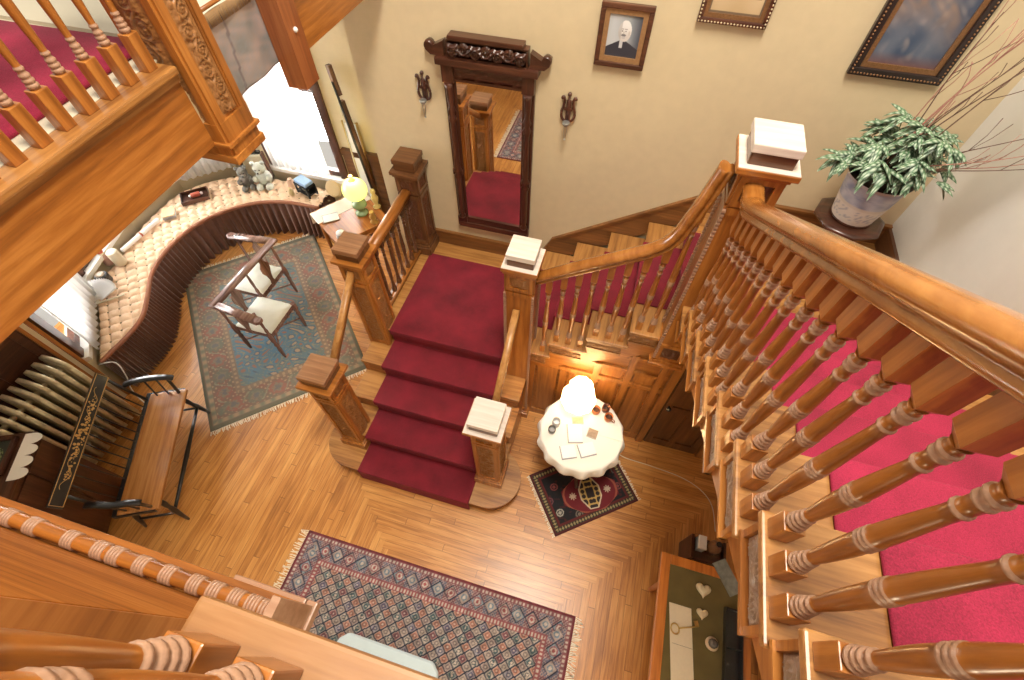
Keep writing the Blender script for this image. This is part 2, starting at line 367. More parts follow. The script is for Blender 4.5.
# ------------------------------------------------------------------ carved relief
def relief(mb, o, ud, vd, nd, w, h, depth, turns=2.0, nu=14, nv=None):
    """carved scrolling foliage on a sunk ground, as real relief"""
    o, ud, vd, nd = map(Vector, (o, ud, vd, nd)); nv = nv or max(12, int(nu*h/w))
    hor = w > h*1.3; A_, B_ = (h, w) if hor else (w, h)     # A_: across the vine, B_: along it
    per = A_*1.5; nk = max(1, round(B_/per*2)); per = B_/nk*2
    def fn(u, v):
        x, y = ((v-.5)*h, u*w) if hor else ((u-.5)*w, v*h)
        vine = .22*A_*math.sin(2*PI*y/per); hgt = max(0, 1-(abs(x-vine)/A_*11)**2)
        for k in range(nk):
            cy = (k+.5)*per/2; sg = 1 if k % 2 == 0 else -1; cx = -sg*.12*A_
            r = math.hypot(x-cx, y-cy)/A_; a = math.atan2(y-cy, (x-cx)*sg)
            if r < .34:
                sp = math.cos(2*PI*(r*7-a/(2*PI))); hgt = max(hgt, (.35+.65*max(0, sp))*(1 if r > .07 else 1.2))
            for da in (-1.2, 1.2):
                lx, ly = cx+sg*.36*A_, cy+da*.22*A_
                rr_ = math.hypot((x-lx)/.13, (y-ly)/.20)/A_
                if rr_ < 1: hgt = max(hgt, (1-rr_*rr_)*(.8+.2*math.cos((y-ly)/A_*60)))
        e = min(u*w, (1-u)*w, v*h, (1-v)*h)/min(w, h)
        if e < .05: hgt = 0
        pu, pv = (u-.5)*w, v*h
        return o+ud*pu+vd*pv+nd*(hgt*depth)
    mb.grid(nu, nv, fn)

# ------------------------------------------------------------------ newel posts
def newel(x, y, z0, z1, label, w=.19, mats=None, carved=True, group=None, capmat=None, pendant=False, panels='all', plinth=True, capw=.21):
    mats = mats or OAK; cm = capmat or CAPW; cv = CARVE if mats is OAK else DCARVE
    t = thing('newel_post', label, 'newel post', (x, y, z0), 0, group)
    h = z1-z0; a = w/2
    b = MB(); b.box(-a, a, -a, a, 0 if not plinth else .10, h-.16)
    # frames around the sunken panels
    zt = h-.36; zb = .16 if plinth else .12
    if pendant: zb = .12
    for (dx, dy) in ((1, 0), (-1, 0), (0, 1), (0, -1)):
        n = Vector((dx, dy, 0)); u = Vector((-dy, dx, 0)); e = .012
        R = Matrix(((u.x, n.x, 0, 0), (u.y, n.y, 0, 0), (0, 0, 1, 0), (0, 0, 0, 1)))
        for s in (-1, 1):
            if carved: b.box(min(s*a, s*(a-.028)), max(s*a, s*(a-.028)), a, a+e, zb, zt, R)
            elif pendant: b.box(min(s*a, s*(a-.028)), max(s*a, s*(a-.028)), a, a+e, zb-.04, zb+.12, R)
        q = a-.001; e2 = e+.0012
        if pendant: b.box(-q, q, a, a+e2, zb+.10, zb+.13, R)
        if carved or plinth: b.box(-q, q, a, a+e2, zb-.03, zb+.02, R)
        b.box(-q, q, a, a+e2, zt-.02, zt+.02, R)
        # square upper block with rosette frame
        for s in (-1, 1): b.box(min(s*a, s*(a-.03)), max(s*a, s*(a-.03)), a, a+e, h-.30, h-.17, R)
        b.box(-q, q, a, a+e2, h-.325, h-.295, R); b.box(-q, q, a, a+e2, h-.19, h-.161, R)
    sh_ = b.build('shaft', mats['Z'], t, loc=(0, 0, 0))
    for (dx, dy) in ((1, 0), (-1, 0), (0, 1), (0, -1)):
        n = (dx, dy, 0); u = (-dy, dx, 0); r = MB()
        ph = zt-zb-.04; o = Vector(n)*(a+.001)
        hh = min(ph, .75)
        if carved: relief(r, o+Vector((0, 0, zt-.02-hh)), u, (0, 0, 1), n, w-.06, hh, .013, nu=22)
        elif pendant: relief(r, o+Vector((0, 0, zb-.03)), u, (0, 0, 1), n, w-.06, .125, .013, nu=18)
        relief(r, o+Vector((0, 0, h-.292)), u, (0, 0, 1), n, w-.065, .10, .012, turns=.5, nu=18)
        r.build('carved_panel', DCARVE if pendant else cv, sh_, loc=(0, 0, 0))
    if plinth and not pendant:
        b = MB(); b.box(-a-.03, a+.03, -a-.03, a+.03, 0, .09, bev=.006); b.box(-a-.018, a+.018, -a-.018, a+.018, .09, .115, bev=.005); b.build('plinth', mats['Z'], t, loc=(0, 0, 0))
    if pendant:
        b = MB(); b.box(-a-.03, a+.03, -a-.03, a+.03, -.0, .03, bev=.005); b.box(-a-.015, a+.015, -a-.015, a+.015, .03, .06); b.box(-a+.01, a-.01, -a+.01, a-.01, -.02, .0); b.build('drop_moulding', mats['Z'], t, loc=(0, 0, 0))
    if not carved:
        b = MB()
        for sx in (-1, 1):
            for sy in (-1, 1):
                k = .08 if pendant else .16
                while k < h-.36: b.box(sx*(a+.006)-.009, sx*(a+.006)+.009, sy*(a+.006)-.009, sy*(a+.006)+.009, k, k+.014); k += .026
        b.build('dentil_beading', RINGW, sh_, loc=(0, 0, 0))['kind'] = 'stuff'
    b = MB(); b.box(-a-.02, a+.02, -a-.02, a+.02, h-.16, h-.135, bev=.004); b.box(-capw*.64, capw*.64, -capw*.64, capw*.64, h-.135, h-.105, bev=.005)
    b.build('cap_plate', mats['X'], t, loc=(0, 0, 0))
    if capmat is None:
        b = MB(); b.box(-capw*.62, capw*.62, -capw*.62, capw*.62, h-.1048, h-.1015); b.build('worn_skylit_plate_top', CAPW, t, loc=(0, 0, 0))  # thin pale slab: wear plus sky highlight on the upward face
    b = MB(); c = capw/2
    b.box(-c+.008, c-.008, -c+.008, c-.008, h-.105, h-.04, bev=.008); b.build('cap_neck', DOAK['X'], t, loc=(0, 0, 0))
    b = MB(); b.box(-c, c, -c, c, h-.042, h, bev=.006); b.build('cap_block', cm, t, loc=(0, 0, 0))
    return t
CAPB = wood('brown_cap_wood', (.16, .07, .03), (.29, .14, .065), (.42, .24, .13), 'X', rough=.35)
newel(-1.85, 1.305, RISE, 1.42, 'carved oak newel post standing on the left end of the bottom step', capmat=CAPB, capw=.225)
newel(-.54, 1.305, RISE, 1.42, 'carved oak newel post standing on the right rounded end of the bottom step', capw=.225)
newel(-1.84, 2.116, .60, 1.93, 'carved oak newel post at the left front corner of the first landing', capmat=CAPB, plinth=False, capw=.205)
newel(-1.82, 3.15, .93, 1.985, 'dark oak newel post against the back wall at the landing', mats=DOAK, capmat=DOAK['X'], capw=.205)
newel(-.515, 2.116, 0, 2.25, 'tall oak newel post rising from the hall floor beside the table lamp', capw=.195, carved=False)
newel(.60, 2.116, 1.455, 3.232, 'large oak newel post at the upper turn with a carved drop at its foot', pendant=True, w=.185, plinth=False, capw=.21, carved=False)

# ------------------------------------------------------------------ balusters
def turned(h0, h1, fat=1.0):   # turned section between h0 and h1
    L_ = h1-h0; P = []
    def ring(z, r, w=.006, k=.86): P.extend([(r*k, z-w), (r, z-w*.5), (r, z+w*.5), (r*k, z+w)])
    P.append((.020*fat, h0))
    for k, r in ((.010, .0245), (.025, .0225), (.040, .0205)): ring(h0+k, r*fat)
    P.append((.0150*fat, h0+.050)); ring(h0+.060, .0185*fat, .005); P.append((.0145*fat, h0+.068))
    m = h0+L_*.47
    for q in range(1, 8): P.append(((.0145+.0072*math.sin(q/8*PI/2))*fat, h0+.068+(m-.022-h0-.068)*q/8))
    for k in (-.013, 0, .013): ring(m+k, .0232*fat, .0058, .92)
    for q in range(1, 8): P.append(((.0217-.0078*(q/8)**1.2)*fat, m+.022+(h1-.095-m-.022)*q/8))
    for k, r in ((-.085, .0182), (-.045, .0185), (-.025, .0200)): ring(h1+k, r*fat, .0055, .82)
    P.append((.0140*fat, h1-.012)); P.append((.019*fat, h1))
    P.sort(key=lambda p: p[1]); return P
BCACHE = {}
def baluster(parent, x, y, z, length, mats, low=.085, mid=.50, hw=.025, fat=1.0, rot=0):
    key = (round(length, 3), low, round(mid, 3), hw, fat, id(mats))
    if key not in BCACHE:
        b = MB(); b.box(-hw, hw, -hw, hw, 0, low, bev=.003); t1 = min(low+mid, length-.08)
        b.lathe(turned(low, t1, fat), n=16)
        b.box(-hw, hw, -hw, hw, t1+.02, length)
        # chamfered shoulder under the upper block
        M4 = [(-hw, -hw), (hw, -hw), (hw, hw), (-hw, hw)]
        lo = [b.bm.verts.new((.5*p[0], .5*p[1], t1-.002)) for p in M4]; hi = [b.bm.verts.new((p[0], p[1], t1+.021)) for p in M4]
        for i in range(4): b.bm.faces.new([lo[i], lo[(i+1) % 4], hi[(i+1) % 4], hi[i]])
        me = b.mesh('baluster'); me.materials.append(mats['Z']); me.materials.append(RINGW if mats is OAK else DCARVE)
        for p in me.polygons:   # rings get a paler tone than the shaft
            zc = p.center.z; d = (zc-low)
            if (0 < d < .068) or (abs(zc-(low+(t1-low)*.47)) < .019) or (t1-.093 < zc < t1-.078) or (t1-.052 < zc < t1-.018): 
                if len(p.vertices) == 4 and abs(p.normal.z) < .98 and p.area < .0005: p.material_index = 1
        BCACHE[key] = me
    o = bpy.data.objects.new('baluster', BCACHE[key]); C.objects.link(o); o.parent = parent
    o.location = Vector((x, y, z))-parent.location; o.rotation_euler.z = rot
    return o
RH_ = [(0, -.034), (.030, -.034), (.036, -.030), (.036, -.020), (.029, -.014), (.029, -.008), (.040, -.002), (.045, .008), (.043, .020), (.034, .031), (.018, .038), (0, .040)]
RAILP = RH_+[(-x, z) for x, z in RH_[-2:0:-1]]

# ------------------------------------------------------------------ first flight
ys1 = [.992, 1.25, 1.52, 1.79, 2.065]       # nosing lines
st = thing('lower_staircase', 'short oak staircase rising from the hall floor to the first landing', 'staircase', (-1.19, 1.0, 0))
# bottom step with rounded ends
cx0, cx1, cy, rr = -1.85, -.54, 1.262, .275
arc = [(cx1+rr*math.cos(a), cy+rr*math.sin(a)) for a in [(-90+k*180/16)*PI/180 for k in range(17)]]
arc += [(cx0+rr*math.cos(a), cy+rr*math.sin(a)) for a in [(90+k*180/16)*PI/180 for k in range(17)]]
def sc(p, d): return [(cx+(x-cx)*(1-d/abs(rr)) if False else x+(-d if x > cx1 else d if x < cx0 else 0)*abs(x-(cx1 if x > cx1 else cx0))/rr, y+(d if y < cy else -d)*min(1, abs(y-cy)/rr)) for (x, y) in p for cx in (0,)]
b = MB(); b.prism(arc, 'Z', RISE-.03, RISE); b.build('tread', TREADW['X'], st)
b = MB(); b.prism(sc(arc, .03), 'Z', 0, RISE-.03); b.build('riser', OAK['X'], st)
for i in range(1, 5):
    z = RISE*(i+1); y0 = ys1[i]; y1 = ys1[i+1] if i < 4 else None
    if i < 4:
        b = MB(); b.box(-1.93, -.43, y0, y1+.03, z-.03, z, bev=.006); b.build('tread', TREADW['X'], st)
    b = MB(); b.box(-1.90, -.47, y0+.025, y0+.045, z-RISE, z-.03); b.build('riser', OAK['X'], st)
for x0, x1 in ((-1.93, -1.89), (-.49, -.45)):
    b = MB(); pl = [(1.30, 0), (1.30, RISE-.03)]
    for i in range(1, 5): pl += [(ys1[i]+.02, RISE*i-.0), (ys1[i]+.02, RISE*(i+1)-.03)]
    pl += [(2.13, RISE*5-.03), (2.13, 0)]
    b.prism(pl, 'X', x0, x1); b.build('side_string', OAK['Y'], st)
for s in (0, 1):
    b = MB()
    for i in range(1, 4):
        z = RISE*(i+1); xx = -.449 if s else -1.931
        relief(b, (xx, ys1[i]+.15, z-.11), (0, 1, 0), (0, 0, 1), (1 if s else -1, 0, 0), .20, .07, .012, turns=.5, nu=16, nv=8)
    b.build('tread_bracket', CARVE, st)
# landing
LZ = .93
ld = thing('first_landing', 'oak boarded first landing below the tall mirror', 'landing', (-1.2, 2.6, 0))
b = MB(); b.box(-1.95, -.42, 2.065, YW-.002, LZ-.03, LZ, bev=.005); b.build('landing_floor', TREADW['X'], ld)
b = MB(); b.box(-1.93, -1.90, 2.2, YW-.01, 0, LZ-.03); b.box(-1.94, -1.86, 2.2, 3.05, LZ, LZ+.03); b.build('landing_side', PANW['Y'], ld)
# carpet of the first flight
def carpet_steps(name, prof, x0, x1, mat, label, axis='X', th=.014):
    """prof: (run, z) of the surface under the carpet, swept across."""
    pts = []
    for p in prof: pts.append(Vector((p[0], p[1])))
    n = len(pts); off = []
    for i, p in enumerate(pts):
        d0 = (p-pts[i-1]).normalized() if i else (pts[1]-p).normalized()
        d1 = (pts[i+1]-p).normalized() if i < n-1 else d0
        nn = Vector((-d0.y, d0.x))+Vector((-d1.y, d1.x)); nn = nn/max(.3, nn.length)
        k = 1/max(.5, abs(nn.dot(Vector((-d1.y, d1.x))))); off.append(p+nn*th*k)
    mb = MB(); NX = 2
    def P(q, x): return (x, q.x, q.y) if axis == 'X' else (q.x, x, q.y)
    A = [[mb.bm.verts.new(P(q, x)) for q in off] for x in (x0, x1)]; B = [[mb.bm.verts.new(P(q, x)) for q in pts] for x in (x0, x1)]
    for i in range(n-1):
        mb.bm.faces.new([A[0][i], A[1][i], A[1][i+1], A[0][i+1]]); mb.bm.faces.new([B[0][i], B[0][i+1], B[1][i+1], B[1][i]])
        mb.bm.faces.new([A[0][i], A[0][i+1], B[0][i+1], B[0][i]]); mb.bm.faces.new([A[1][i], B[1][i], B[1][i+1], A[1][i+1]])
    for i in (0, n-1): mb.bm.faces.new([A[0][i], A[1][i], B[1][i], B[0][i]])
    o = mb.build(name, mat); bv = o.modifiers.new('soft', 'BEVEL'); bv.width = .009; bv.segments = 3; bv.limit_method = 'ANGLE'; bv.angle_limit = .6
    seat_origin(o); return tag(o, label, 'carpet')
prof = []
for i in range(5):
    z = RISE*(i+1)
    if i == 0: prof += [(ys1[0], .0), (ys1[0]-.0, z)] if False else [(ys1[0]-.006, .004), (ys1[0]-.006, z+.001)]
    else: prof += [(ys1[i]+.021, RISE*i+.001), (ys1[i]+.021, z-.036), (ys1[i]-.003, z-.034), (ys1[i]-.003, z+.001)]
prof.append((3.06, LZ+.001))
carpet_steps('stair_carpet', prof, -1.72, -.655, CARPET, 'red carpet, darkened as in shade, running up the lower stairs and over the first landing')

# side rails of the first flight
def rail_path(parent, name, pts, mat, prof=RAILP): 
    b = MB(); b.sweep(pts, prof); return b.build(name, mat, parent)
def smoothpath(pts, n=6):
    P = [Vector(p) for p in pts]; out = []
    for i in range(len(P)-1):
        p0, p1, p2, p3 = P[max(i-1, 0)], P[i], P[i+1], P[min(i+2, len(P)-1)]
        for k in range(n):
            t = k/n; out.append(.5*((2*p1)+(p2-p0)*t+(2*p0-5*p1+4*p2-p3)*t*t+(3*p1-p0-3*p2+p3)*t**3))
    out.append(P[-1]); return out
for x, side in ((-1.845, 'left'), (-.53, 'right')):
    bal = thing('stair_handrail', 'plain sloping oak handrail on the %s side of the lower stairs' % side, 'handrail', (x, 1.7, RISE))
    y0, y1 = 1.40, 2.025; zr = lambda y: 1.23+(y-1.40)*.76
    rail_path(bal, 'rail_bar', [(x, y0, zr(y0)), (x, 1.7, zr(1.7)), (x, y1, zr(y1))], TREADW['Y'], [(-.024, -.03), (.024, -.03), (.026, .02), (.018, .03), (-.018, .03), (-.026, .02)])
    x = x-.0
# landing balustrade (left)
bal = thing('balustrade', 'level oak balustrade along the left edge of the first landing', 'balustrade', (-1.84, 2.6, LZ))
rail_path(bal, 'handrail', [(-1.84, 2.20, 1.665), (-1.84, 2.6, 1.665), (-1.84, 3.065, 1.665)], OAK['Y'])
for k in range(8): baluster(bal, -1.84, 2.262+k*.105, LZ+.03, 1.635-LZ-.03, DOAK, hw=.018, fat=.8, low=.075)
rail_path(bal, 'shoe_rail', [(-1.84, 2.2, LZ+.045), (-1.84, 3.06, LZ+.045)], OAK['Y'], [(-.035, -.014), (.035, -.014), (.035, .008), (-.035, .008)])

# ------------------------------------------------------------------ second flight
xs2 = [-.56, -.28, .0, .285, .565]; zs2 = [1.125, 1.315, 1.51, 1.70, 1.89]
f2 = thing('middle_staircase', 'oak staircase along the back wall between the two landings', 'staircase', (.05, 2.7, 0))
for i in range(4):
    b = MB(); b.box(xs2[i]-.0, xs2[i+1]+.03, 2.06, YW-.03, zs2[i]-.03, zs2[i], bev=.006); b.build('tread', TREADW['Y'], f2)
for i in range(5):
    b = MB(); zb = zs2[i-1] if i else LZ
    b.box(xs2[i]+.025, xs2[i]+.045, 2.09, YW-.03, zb, zs2[i]-.03); b.build('riser', OAK['Y'], f2)
b = MB(); pl = [(-.42, .93-.02)]
for i in range(4): pl += [(xs2[i]+.02 if i else -.42, zs2[i]-.03), (xs2[i+1]+.02, zs2[i]-.03)]
pl += [(.60, 1.86), (.60, 1.66), (-.30, .93)]
pl = [(-.42, .93), (-.42, zs2[0]-.03), (-.26, zs2[0]-.03), (-.26, zs2[1]-.03), (.02, zs2[1]-.03), (.02, zs2[2]-.03), (.305, zs2[2]-.03), (.305, zs2[3]-.03), (.52, zs2[3]-.03), (.52, 1.50), (-.10, 1.06), (-.28, .93)]
b.prism(pl, 'Y', 2.075, 2.10); b.build('side_string', OAK['X'], f2)
for i in range(4):
    x0 = max(xs2[i], -.42); x1 = min(xs2[i+1], .50); b = MB()
    b.box(x0+.01, x1-.004, 2.066, 2.08, zs2[i]-.135, zs2[i]-.12); b.box(x0+.01, x1-.004, 2.066, 2.08, zs2[i]-.045, zs2[i]-.03)
    relief(b, ((x0+x1)/2, 2.074, zs2[i]-.118), (1, 0, 0), (0, 0, 1), (0, -1, 0), (x1-x0)*.92, .07, .012, turns=.5, nu=36, nv=12)
    b.build('tread_bracket', CARVE, f2)
prof = [(-.655, LZ+.001)]
for i in range(5):
    z = zs2[i]; zb = zs2[i-1] if i else LZ
    prof += [(xs2[i]+.021, zb+.001), (xs2[i]+.021, z-.036), (xs2[i]-.003, z-.034), (xs2[i]-.003, z+.001)]
prof.append((.72, 1.891))
carpet_steps('stair_carpet', prof[1:], 2.33, 2.98, CARPET, 'red carpet, darkened as in shade, climbing the middle stairs along the back wall', axis='Y')
# balustrade of the second flight
bal = thing('balustrade', 'oak balustrade of the middle stairs with a swept up rail above the table', 'balustrade', (.05, 2.116, 1.1))
rp = smoothpath([(-.415, 2.116, 1.985), (-.34, 2.116, 2.035), (-.20, 2.116, 2.135), (-.043, 2.116, 2.24), (.13, 2.116, 2.355), (.26, 2.116, 2.445), (.345, 2.116, 2.55), (.395, 2.116, 2.72), (.43, 2.116, 2.90), (.455, 2.116, 3.04)])
b = MB(); b.sweep(rp, RAILP, up=(0, 0, 1)); b.build('handrail', RAILW, bal)
def railz2(x):
    for p, q in zip(rp, rp[1:]):
        if p.x <= x <= q.x: return p.z+(q.z-p.z)*(x-p.x)/(q.x-p.x)
    return rp[0].z
for x, i in ((-.325, 0), (-.225, 1), (-.13, 1), (-.035, 1), (.06, 2), (.155, 2), (.25, 2), (.34, 3), (.425, 3)):
    baluster(bal, x, 2.116, zs2[i], railz2(x)-.033-zs2[i], OAK, mid=railz2(x)-.033-zs2[i]-.085-.15, hw=.021, fat=.95)

# upper (second) landing and the panelled wall beneath
l2 = thing('upper_landing', 'oak landing in the corner beneath the plant stand', 'landing', (1.25, 2.7, 1.6))
b = MB(); b.box(.565, XR-.002, 2.06, YW-.024, 1.86, 1.89); b.build('landing_floor', TREADW['X'], l2)
b = MB(); b.box(.60, XR-.002, 2.10, YW-.024, 1.66, 1.86); b.build('landing_frame', OAK['X'], l2)
pw = MB(); pw.box(-.42, XR-.002, 2.10, 2.14, 0, .95); pw.prism([(-.40, .93), (.52, 1.52), (.60, 1.66), (XR-.002, 1.66), (XR-.002, .93)], 'Y', 2.10, 2.14)
o = struct('wall_under_stairs', pw, PANW['X'])
b = MB()
for z0, z1 in ((0, .09), (.95, 1.0)): b.box(-.42, .70, 2.078, 2.10, z0, z1)
b.box(.02, .66, 2.079, 2.10, 1.145, 1.185); b.box(.28, .66, 2.079, 2.10, 1.34, 1.375)
for x, z in ((-.395, .95), (-.12, .95), (.145, 1.18), (.40, 1.4), (.64, 1.6)): b.box(x-.026, x+.026, 2.075, 2.10, .09, z)
b.box(.70, .76, 2.055, 2.10, 0, 1.66); b.box(1.28, 1.34, 2.055, 2.10, 0, 1.66); b.box(.76, 1.28, 2.057, 2.10, 1.52, 1.66); b.box(1.34, 1.93, 2.077, 2.10, 0, .09); b.box(1.34, 1.93, 2.077, 2.10, .95, 1.0)
struct('trim_9', b, PANW['Z'])
b = MB()
for x0, x1 in ((-.369, -.146), (-.094, .119), (.171, .374), (.426, .614), (1.36, 1.90)):
    b.box(x0+.02, x1-.02, 2.089, 2.10, .11, .93, bev=.008)
for x0, x1 in ((.171, .374), (.426, .614)): b.box(x0+.015, x1-.015, 2.089, 2.10, 1.015, 1.13, bev=.006)
struct('trim_10', b, PANW['Z'])
d = thing('closet_door', 'dark oak panelled closet door in the wall under the stairs', 'door', (1.02, 2.09, 0))
b = MB(); b.box(.765, 1.275, 2.082, 2.10, .01, 1.5)
for s in ((.78, .84), (.99, 1.05), (1.20, 1.26)): b.box(*s, 2.07, 2.083, .02, 1.49)
for s in ((.02, .14), (.72, .80), (1.4, 1.49)): b.box(.781, 1.259, 2.069, 2.083, *s)
dl = b.build('door_leaf', DOAK['Z'], d)
b = MB(); b.ball((.81, 2.04, .80), .022); b.box(.803, .817, 2.045, 2.08, .793, .807); b.build('knob', LEAD, dl)

# ------------------------------------------------------------------ third flight
NF = 9
ys3 = [2.14-.2785*k*.0 for k in range(0)]
TR = .2745
zG = 3.348
def ny(k): return .205+(6-k)*TR            # k=0 -> A ... 6 -> G
def nz(k): return zG-(6-k)*.174
f3 = thing('upper_staircase', 'wide oak staircase climbing along the right wall to the upper floor', 'staircase', (1.2, .9, 1.8))
ks = list(range(-1, 8))
for k in ks:
    y = ny(k); z = nz(k)
    b = MB(); b.box(.53, XR-.03, y-TR-.03, y, z-.028, z, bev=.007); b.build('tread', TREADW['X'], f3)
    b = MB(); b.box(.575, XR-.03, y-.045, y-.025, z-.174, z-.028); b.build('riser', OAK['X'], f3)
b = MB(); pl = [(ny(-1)-.02, nz(-1)-.17)]
for k in ks: pl += [(ny(k)-.02, nz(k)-.028), (ny(k+1)-.02, nz(k)-.028)]
pl += [(ny(8)-.02, nz(8)-.30), (ny(-1)+.02, nz(-1)-.30)]
pl[0] = (ny(-1)-.02, nz(-1)-.30)
pl = pl[:-1]
b.prism(pl, 'X', .562, .60); b.build('side_string', OAK['Y'], f3)
b = MB(); b.prism([(ny(-1)-.02, nz(-1)-.30), (ny(8)-.02, nz(8)-.30), (ny(8)-.02, nz(8)-.27), (ny(-1)-.02, nz(-1)-.27)], 'X', .60, XR-.03); b.build('soffit', PANW['Y'], f3)
for k in ks:
    y = ny(k); z = nz(k); b = MB()
    b.box(.538, .562, y-TR+.0, y-.015, z-.165, z-.150); b.box(.545, .562, y-TR, y-TR+.02, z-.165, z-.028); b.box(.545, .562, y-.035, y-.015, z-.165, z-.028); b.box(.545, .562, y-TR, y-.015, z-.043, z-.028)
    b.build('tread_bracket', OAK['Y'], f3)
    b = MB(); relief(b, (.559, y-TR/2-.01, z-.148), (0, 1, 0), (0, 0, 1), (-1, 0, 0), .225, .105, .010, turns=.5, nu=60, nv=28); b.build('carved_scroll', GREYC, f3)
prof = []
for k in ks[::1]:
    z = nz(k); y = ny(k)
    prof += [(-(y-.021), z-.174+.001 if k > -1 else 1.891), (-(y-.021), z-.034), (-(y+.003), z-.032), (-(y+.003), z+.001)]
prof.append((-(ny(8)), nz(7)+.001))
cp = carpet_steps('stair_carpet', prof, .80, 1.68, CARPETU, 'red carpet, brightened as in light, running up the wide stairs by the right wall')
cp.data.transform(Matrix.Scale(-1, 4, (0, 1, 0))); cp.location.y *= -1
cp.data.flip_normals()
b3 = thing('balustrade', 'long oak balustrade with thick rail rising along the upper stairs', 'balustrade', (.585, .9, 2.2))
def railz3(y): return 3.037+(1.829-y)*.633
RP3 = [(a*1.08, c*1.15) for a, c in RAILP]
b = MB(); b.sweep(smoothpath([(.58, 2.02, 3.005), (.575, 1.93, 3.01), (.570, 1.83, 3.04), (.567, 1.5, railz3(1.5)), (.567, .5, railz3(.5)), (.567, -.15, railz3(-.15))]), RP3); b.build('handrail', RAILW, b3)
for k in range(-1, 7):
    for q in range(3):
        y = ny(k)-.045-.0895*q; z = nz(k)
        if y > 1.99: continue
        baluster(b3, .567, y, z, railz3(y)-.036-z, OAK, mid=railz3(y)-.036-z-.085-.135, hw=.0240, fat=.96)

# wall string of the third flight
b = MB(); b.prism([(ny(-1)+.05, nz(-1)-.2), (ny(-1)+.05, nz(-1)+.12), (ny(8), nz(8)+.12), (ny(8), nz(8)-.2)], 'X', XR-.03, XR); struct('trim_11', b, DOAK['Y'])

# ------------------------------------------------------------------ gallery: hanging posts, balusters
def hang_post(x, y, z0, wx, wy, label, carved=True):
    t = thing('hanging_post', label, 'newel post', (x, y, z0)); ax, ay = wx/2, wy/2
    b = MB(); b.box(-ax, ax, -ay, ay, .001, 2.0)
    F = (((1, 0), ax, ay), ((0, -1), ay, ax), ((-1, 0), ax, ay), ((0, 1), ay, ax))
    if carved:
        for (dx, dy), a, hw in F:
            n = Vector((dx, dy, 0)); u = Vector((-dy, dx, 0))
            R = Matrix(((u.x, n.x, 0, 0), (u.y, n.y, 0, 0), (0, 0, 1, 0), (0, 0, 0, 1)))
            for s in (-1, 1):
                b.box(min(s*hw, s*(hw-.034)), max(s*hw, s*(hw-.034)), a, a+.012, .17, 1.95, R)
                b.box(min(s*(hw-.034), s*(hw-.044)), max(s*(hw-.034), s*(hw-.044)), a, a+.006, .17, 1.95, R)
            b.box(-hw-.001, hw+.001, a, a+.0135, .041, .19, R)
    sh_ = b.build('shaft', OAK['Z'] if carved else REDW, t, loc=(0, 0, 0))
    if carved:
        for (dx, dy), a, hw in F:
            r = MB(); relief(r, Vector((dx, dy, 0))*(a+.001)+Vector((0, 0, .20)), (-dy, dx, 0), (0, 0, 1), (dx, dy, 0), hw*2-.09, 1.5, .013, nu=22, nv=300)
            r.build('carved_panel', CARVE, sh_, loc=(0, 0, 0))
        b = MB(); b.box(-ax-.024, ax+.024, -ay-.024, ay+.024, .085, .105, bev=.004); b.box(-ax-.018, ax+.018, -ay-.018, ay+.018, .0, .04, bev=.004); b.build('drop_moulding', OAK['X'], t, loc=(0, 0, 0))
    return t
hang_post(-1.865, 1.590, 3.04, .225, .185, 'broad carved oak post hanging from the corner of the upper gallery')
hp = hang_post(-1.80, 2.19, 3.06, .115, .125, 'plain reddish oak hanging post beside the faded tapestry', False)
b = MB(); b.ball((-1.741, 2.19, 3.33), .013); b.build('bolt_cap', WHITE, hp)
gb = thing('balustrade', 'oak balustrade of the upper gallery at the top left', 'balustrade', (-1.88, .8, 3.485))
for k in range(14):
    baluster(gb, -1.846, 1.414-.1*k, 3.485, .80, OAK, hw=.0235, low=.13, mid=.53, fat=.76)
rail_path(gb, 'handrail', [(-1.846, 1.46, 4.32), (-1.846, .5, 4.32), (-1.846, 0, 4.32)], OAK['Y'])

FASC = wood('matt_fascia_oak', (.20, .065, .012), (.40, .14, .024), (.52, .21, .045), 'X', rough=.8, scale=1.5, coat=0)
FASC.node_tree.nodes['Principled BSDF'].inputs['Specular IOR Level'].default_value = .1
FASCY = wood('matt_end_oak', (.20, .065, .012), (.40, .14, .024), (.52, .21, .045), 'Y', rough=.8, coat=0)
# ------------------------------------------------------------------ near landing: fascia with beaded moulding, ledge and three balusters
mb = MB(); mb.box(-3.2, -.478, -.12, -.085, 3.12, 4.39); struct('trim_12', mb, FASC)
mb = MB(); mb.box(-.4778, -.474, -1.30, -.086, 3.13, 4.39); struct('trim_15', mb, FASCY)
mb = MB()
mb.box(-2.2, -.503, -.0855, -.045, 3.13, 3.175); mb.box(-2.2, -.504, -.0845, -.03, 3.10, 3.132)
struct('trim_13', mb, OAK['X'])
bd = MB(); P = []
xs = -2.0; xend = -.52; rr = .017
rings = [-1.245, -1.171, -1.061, -.977, -.934, -.861, -.79, -.718, -.668, -.614, -.571, -.537, -1.34, -1.40, -1.52, -1.60, -1.70, -1.80, -1.9]
bd.tube([(x*.01, -.062, 3.205) for x in range(-220, -51, 2)], rr, n=14)
rod = bd.build('turned_moulding', OAK['X'])
rg = MB()
for x in rings:
    for k in (-.012, -.004, .004, .012):
        M = T(x+k, -.062, 3.205) @ Matrix.Rotation(PI/2, 4, 'Y'); rg.lathe([(rr, -.0035), (rr+.004, -.002), (rr+.004, .002), (rr, .0035)], n=14, M=M)
seat_origin(rod); tag(rod, 'turned rod moulding with pale rings along the near landing edge', 'moulding')
rg.build('rod_rings', RINGW, rod)
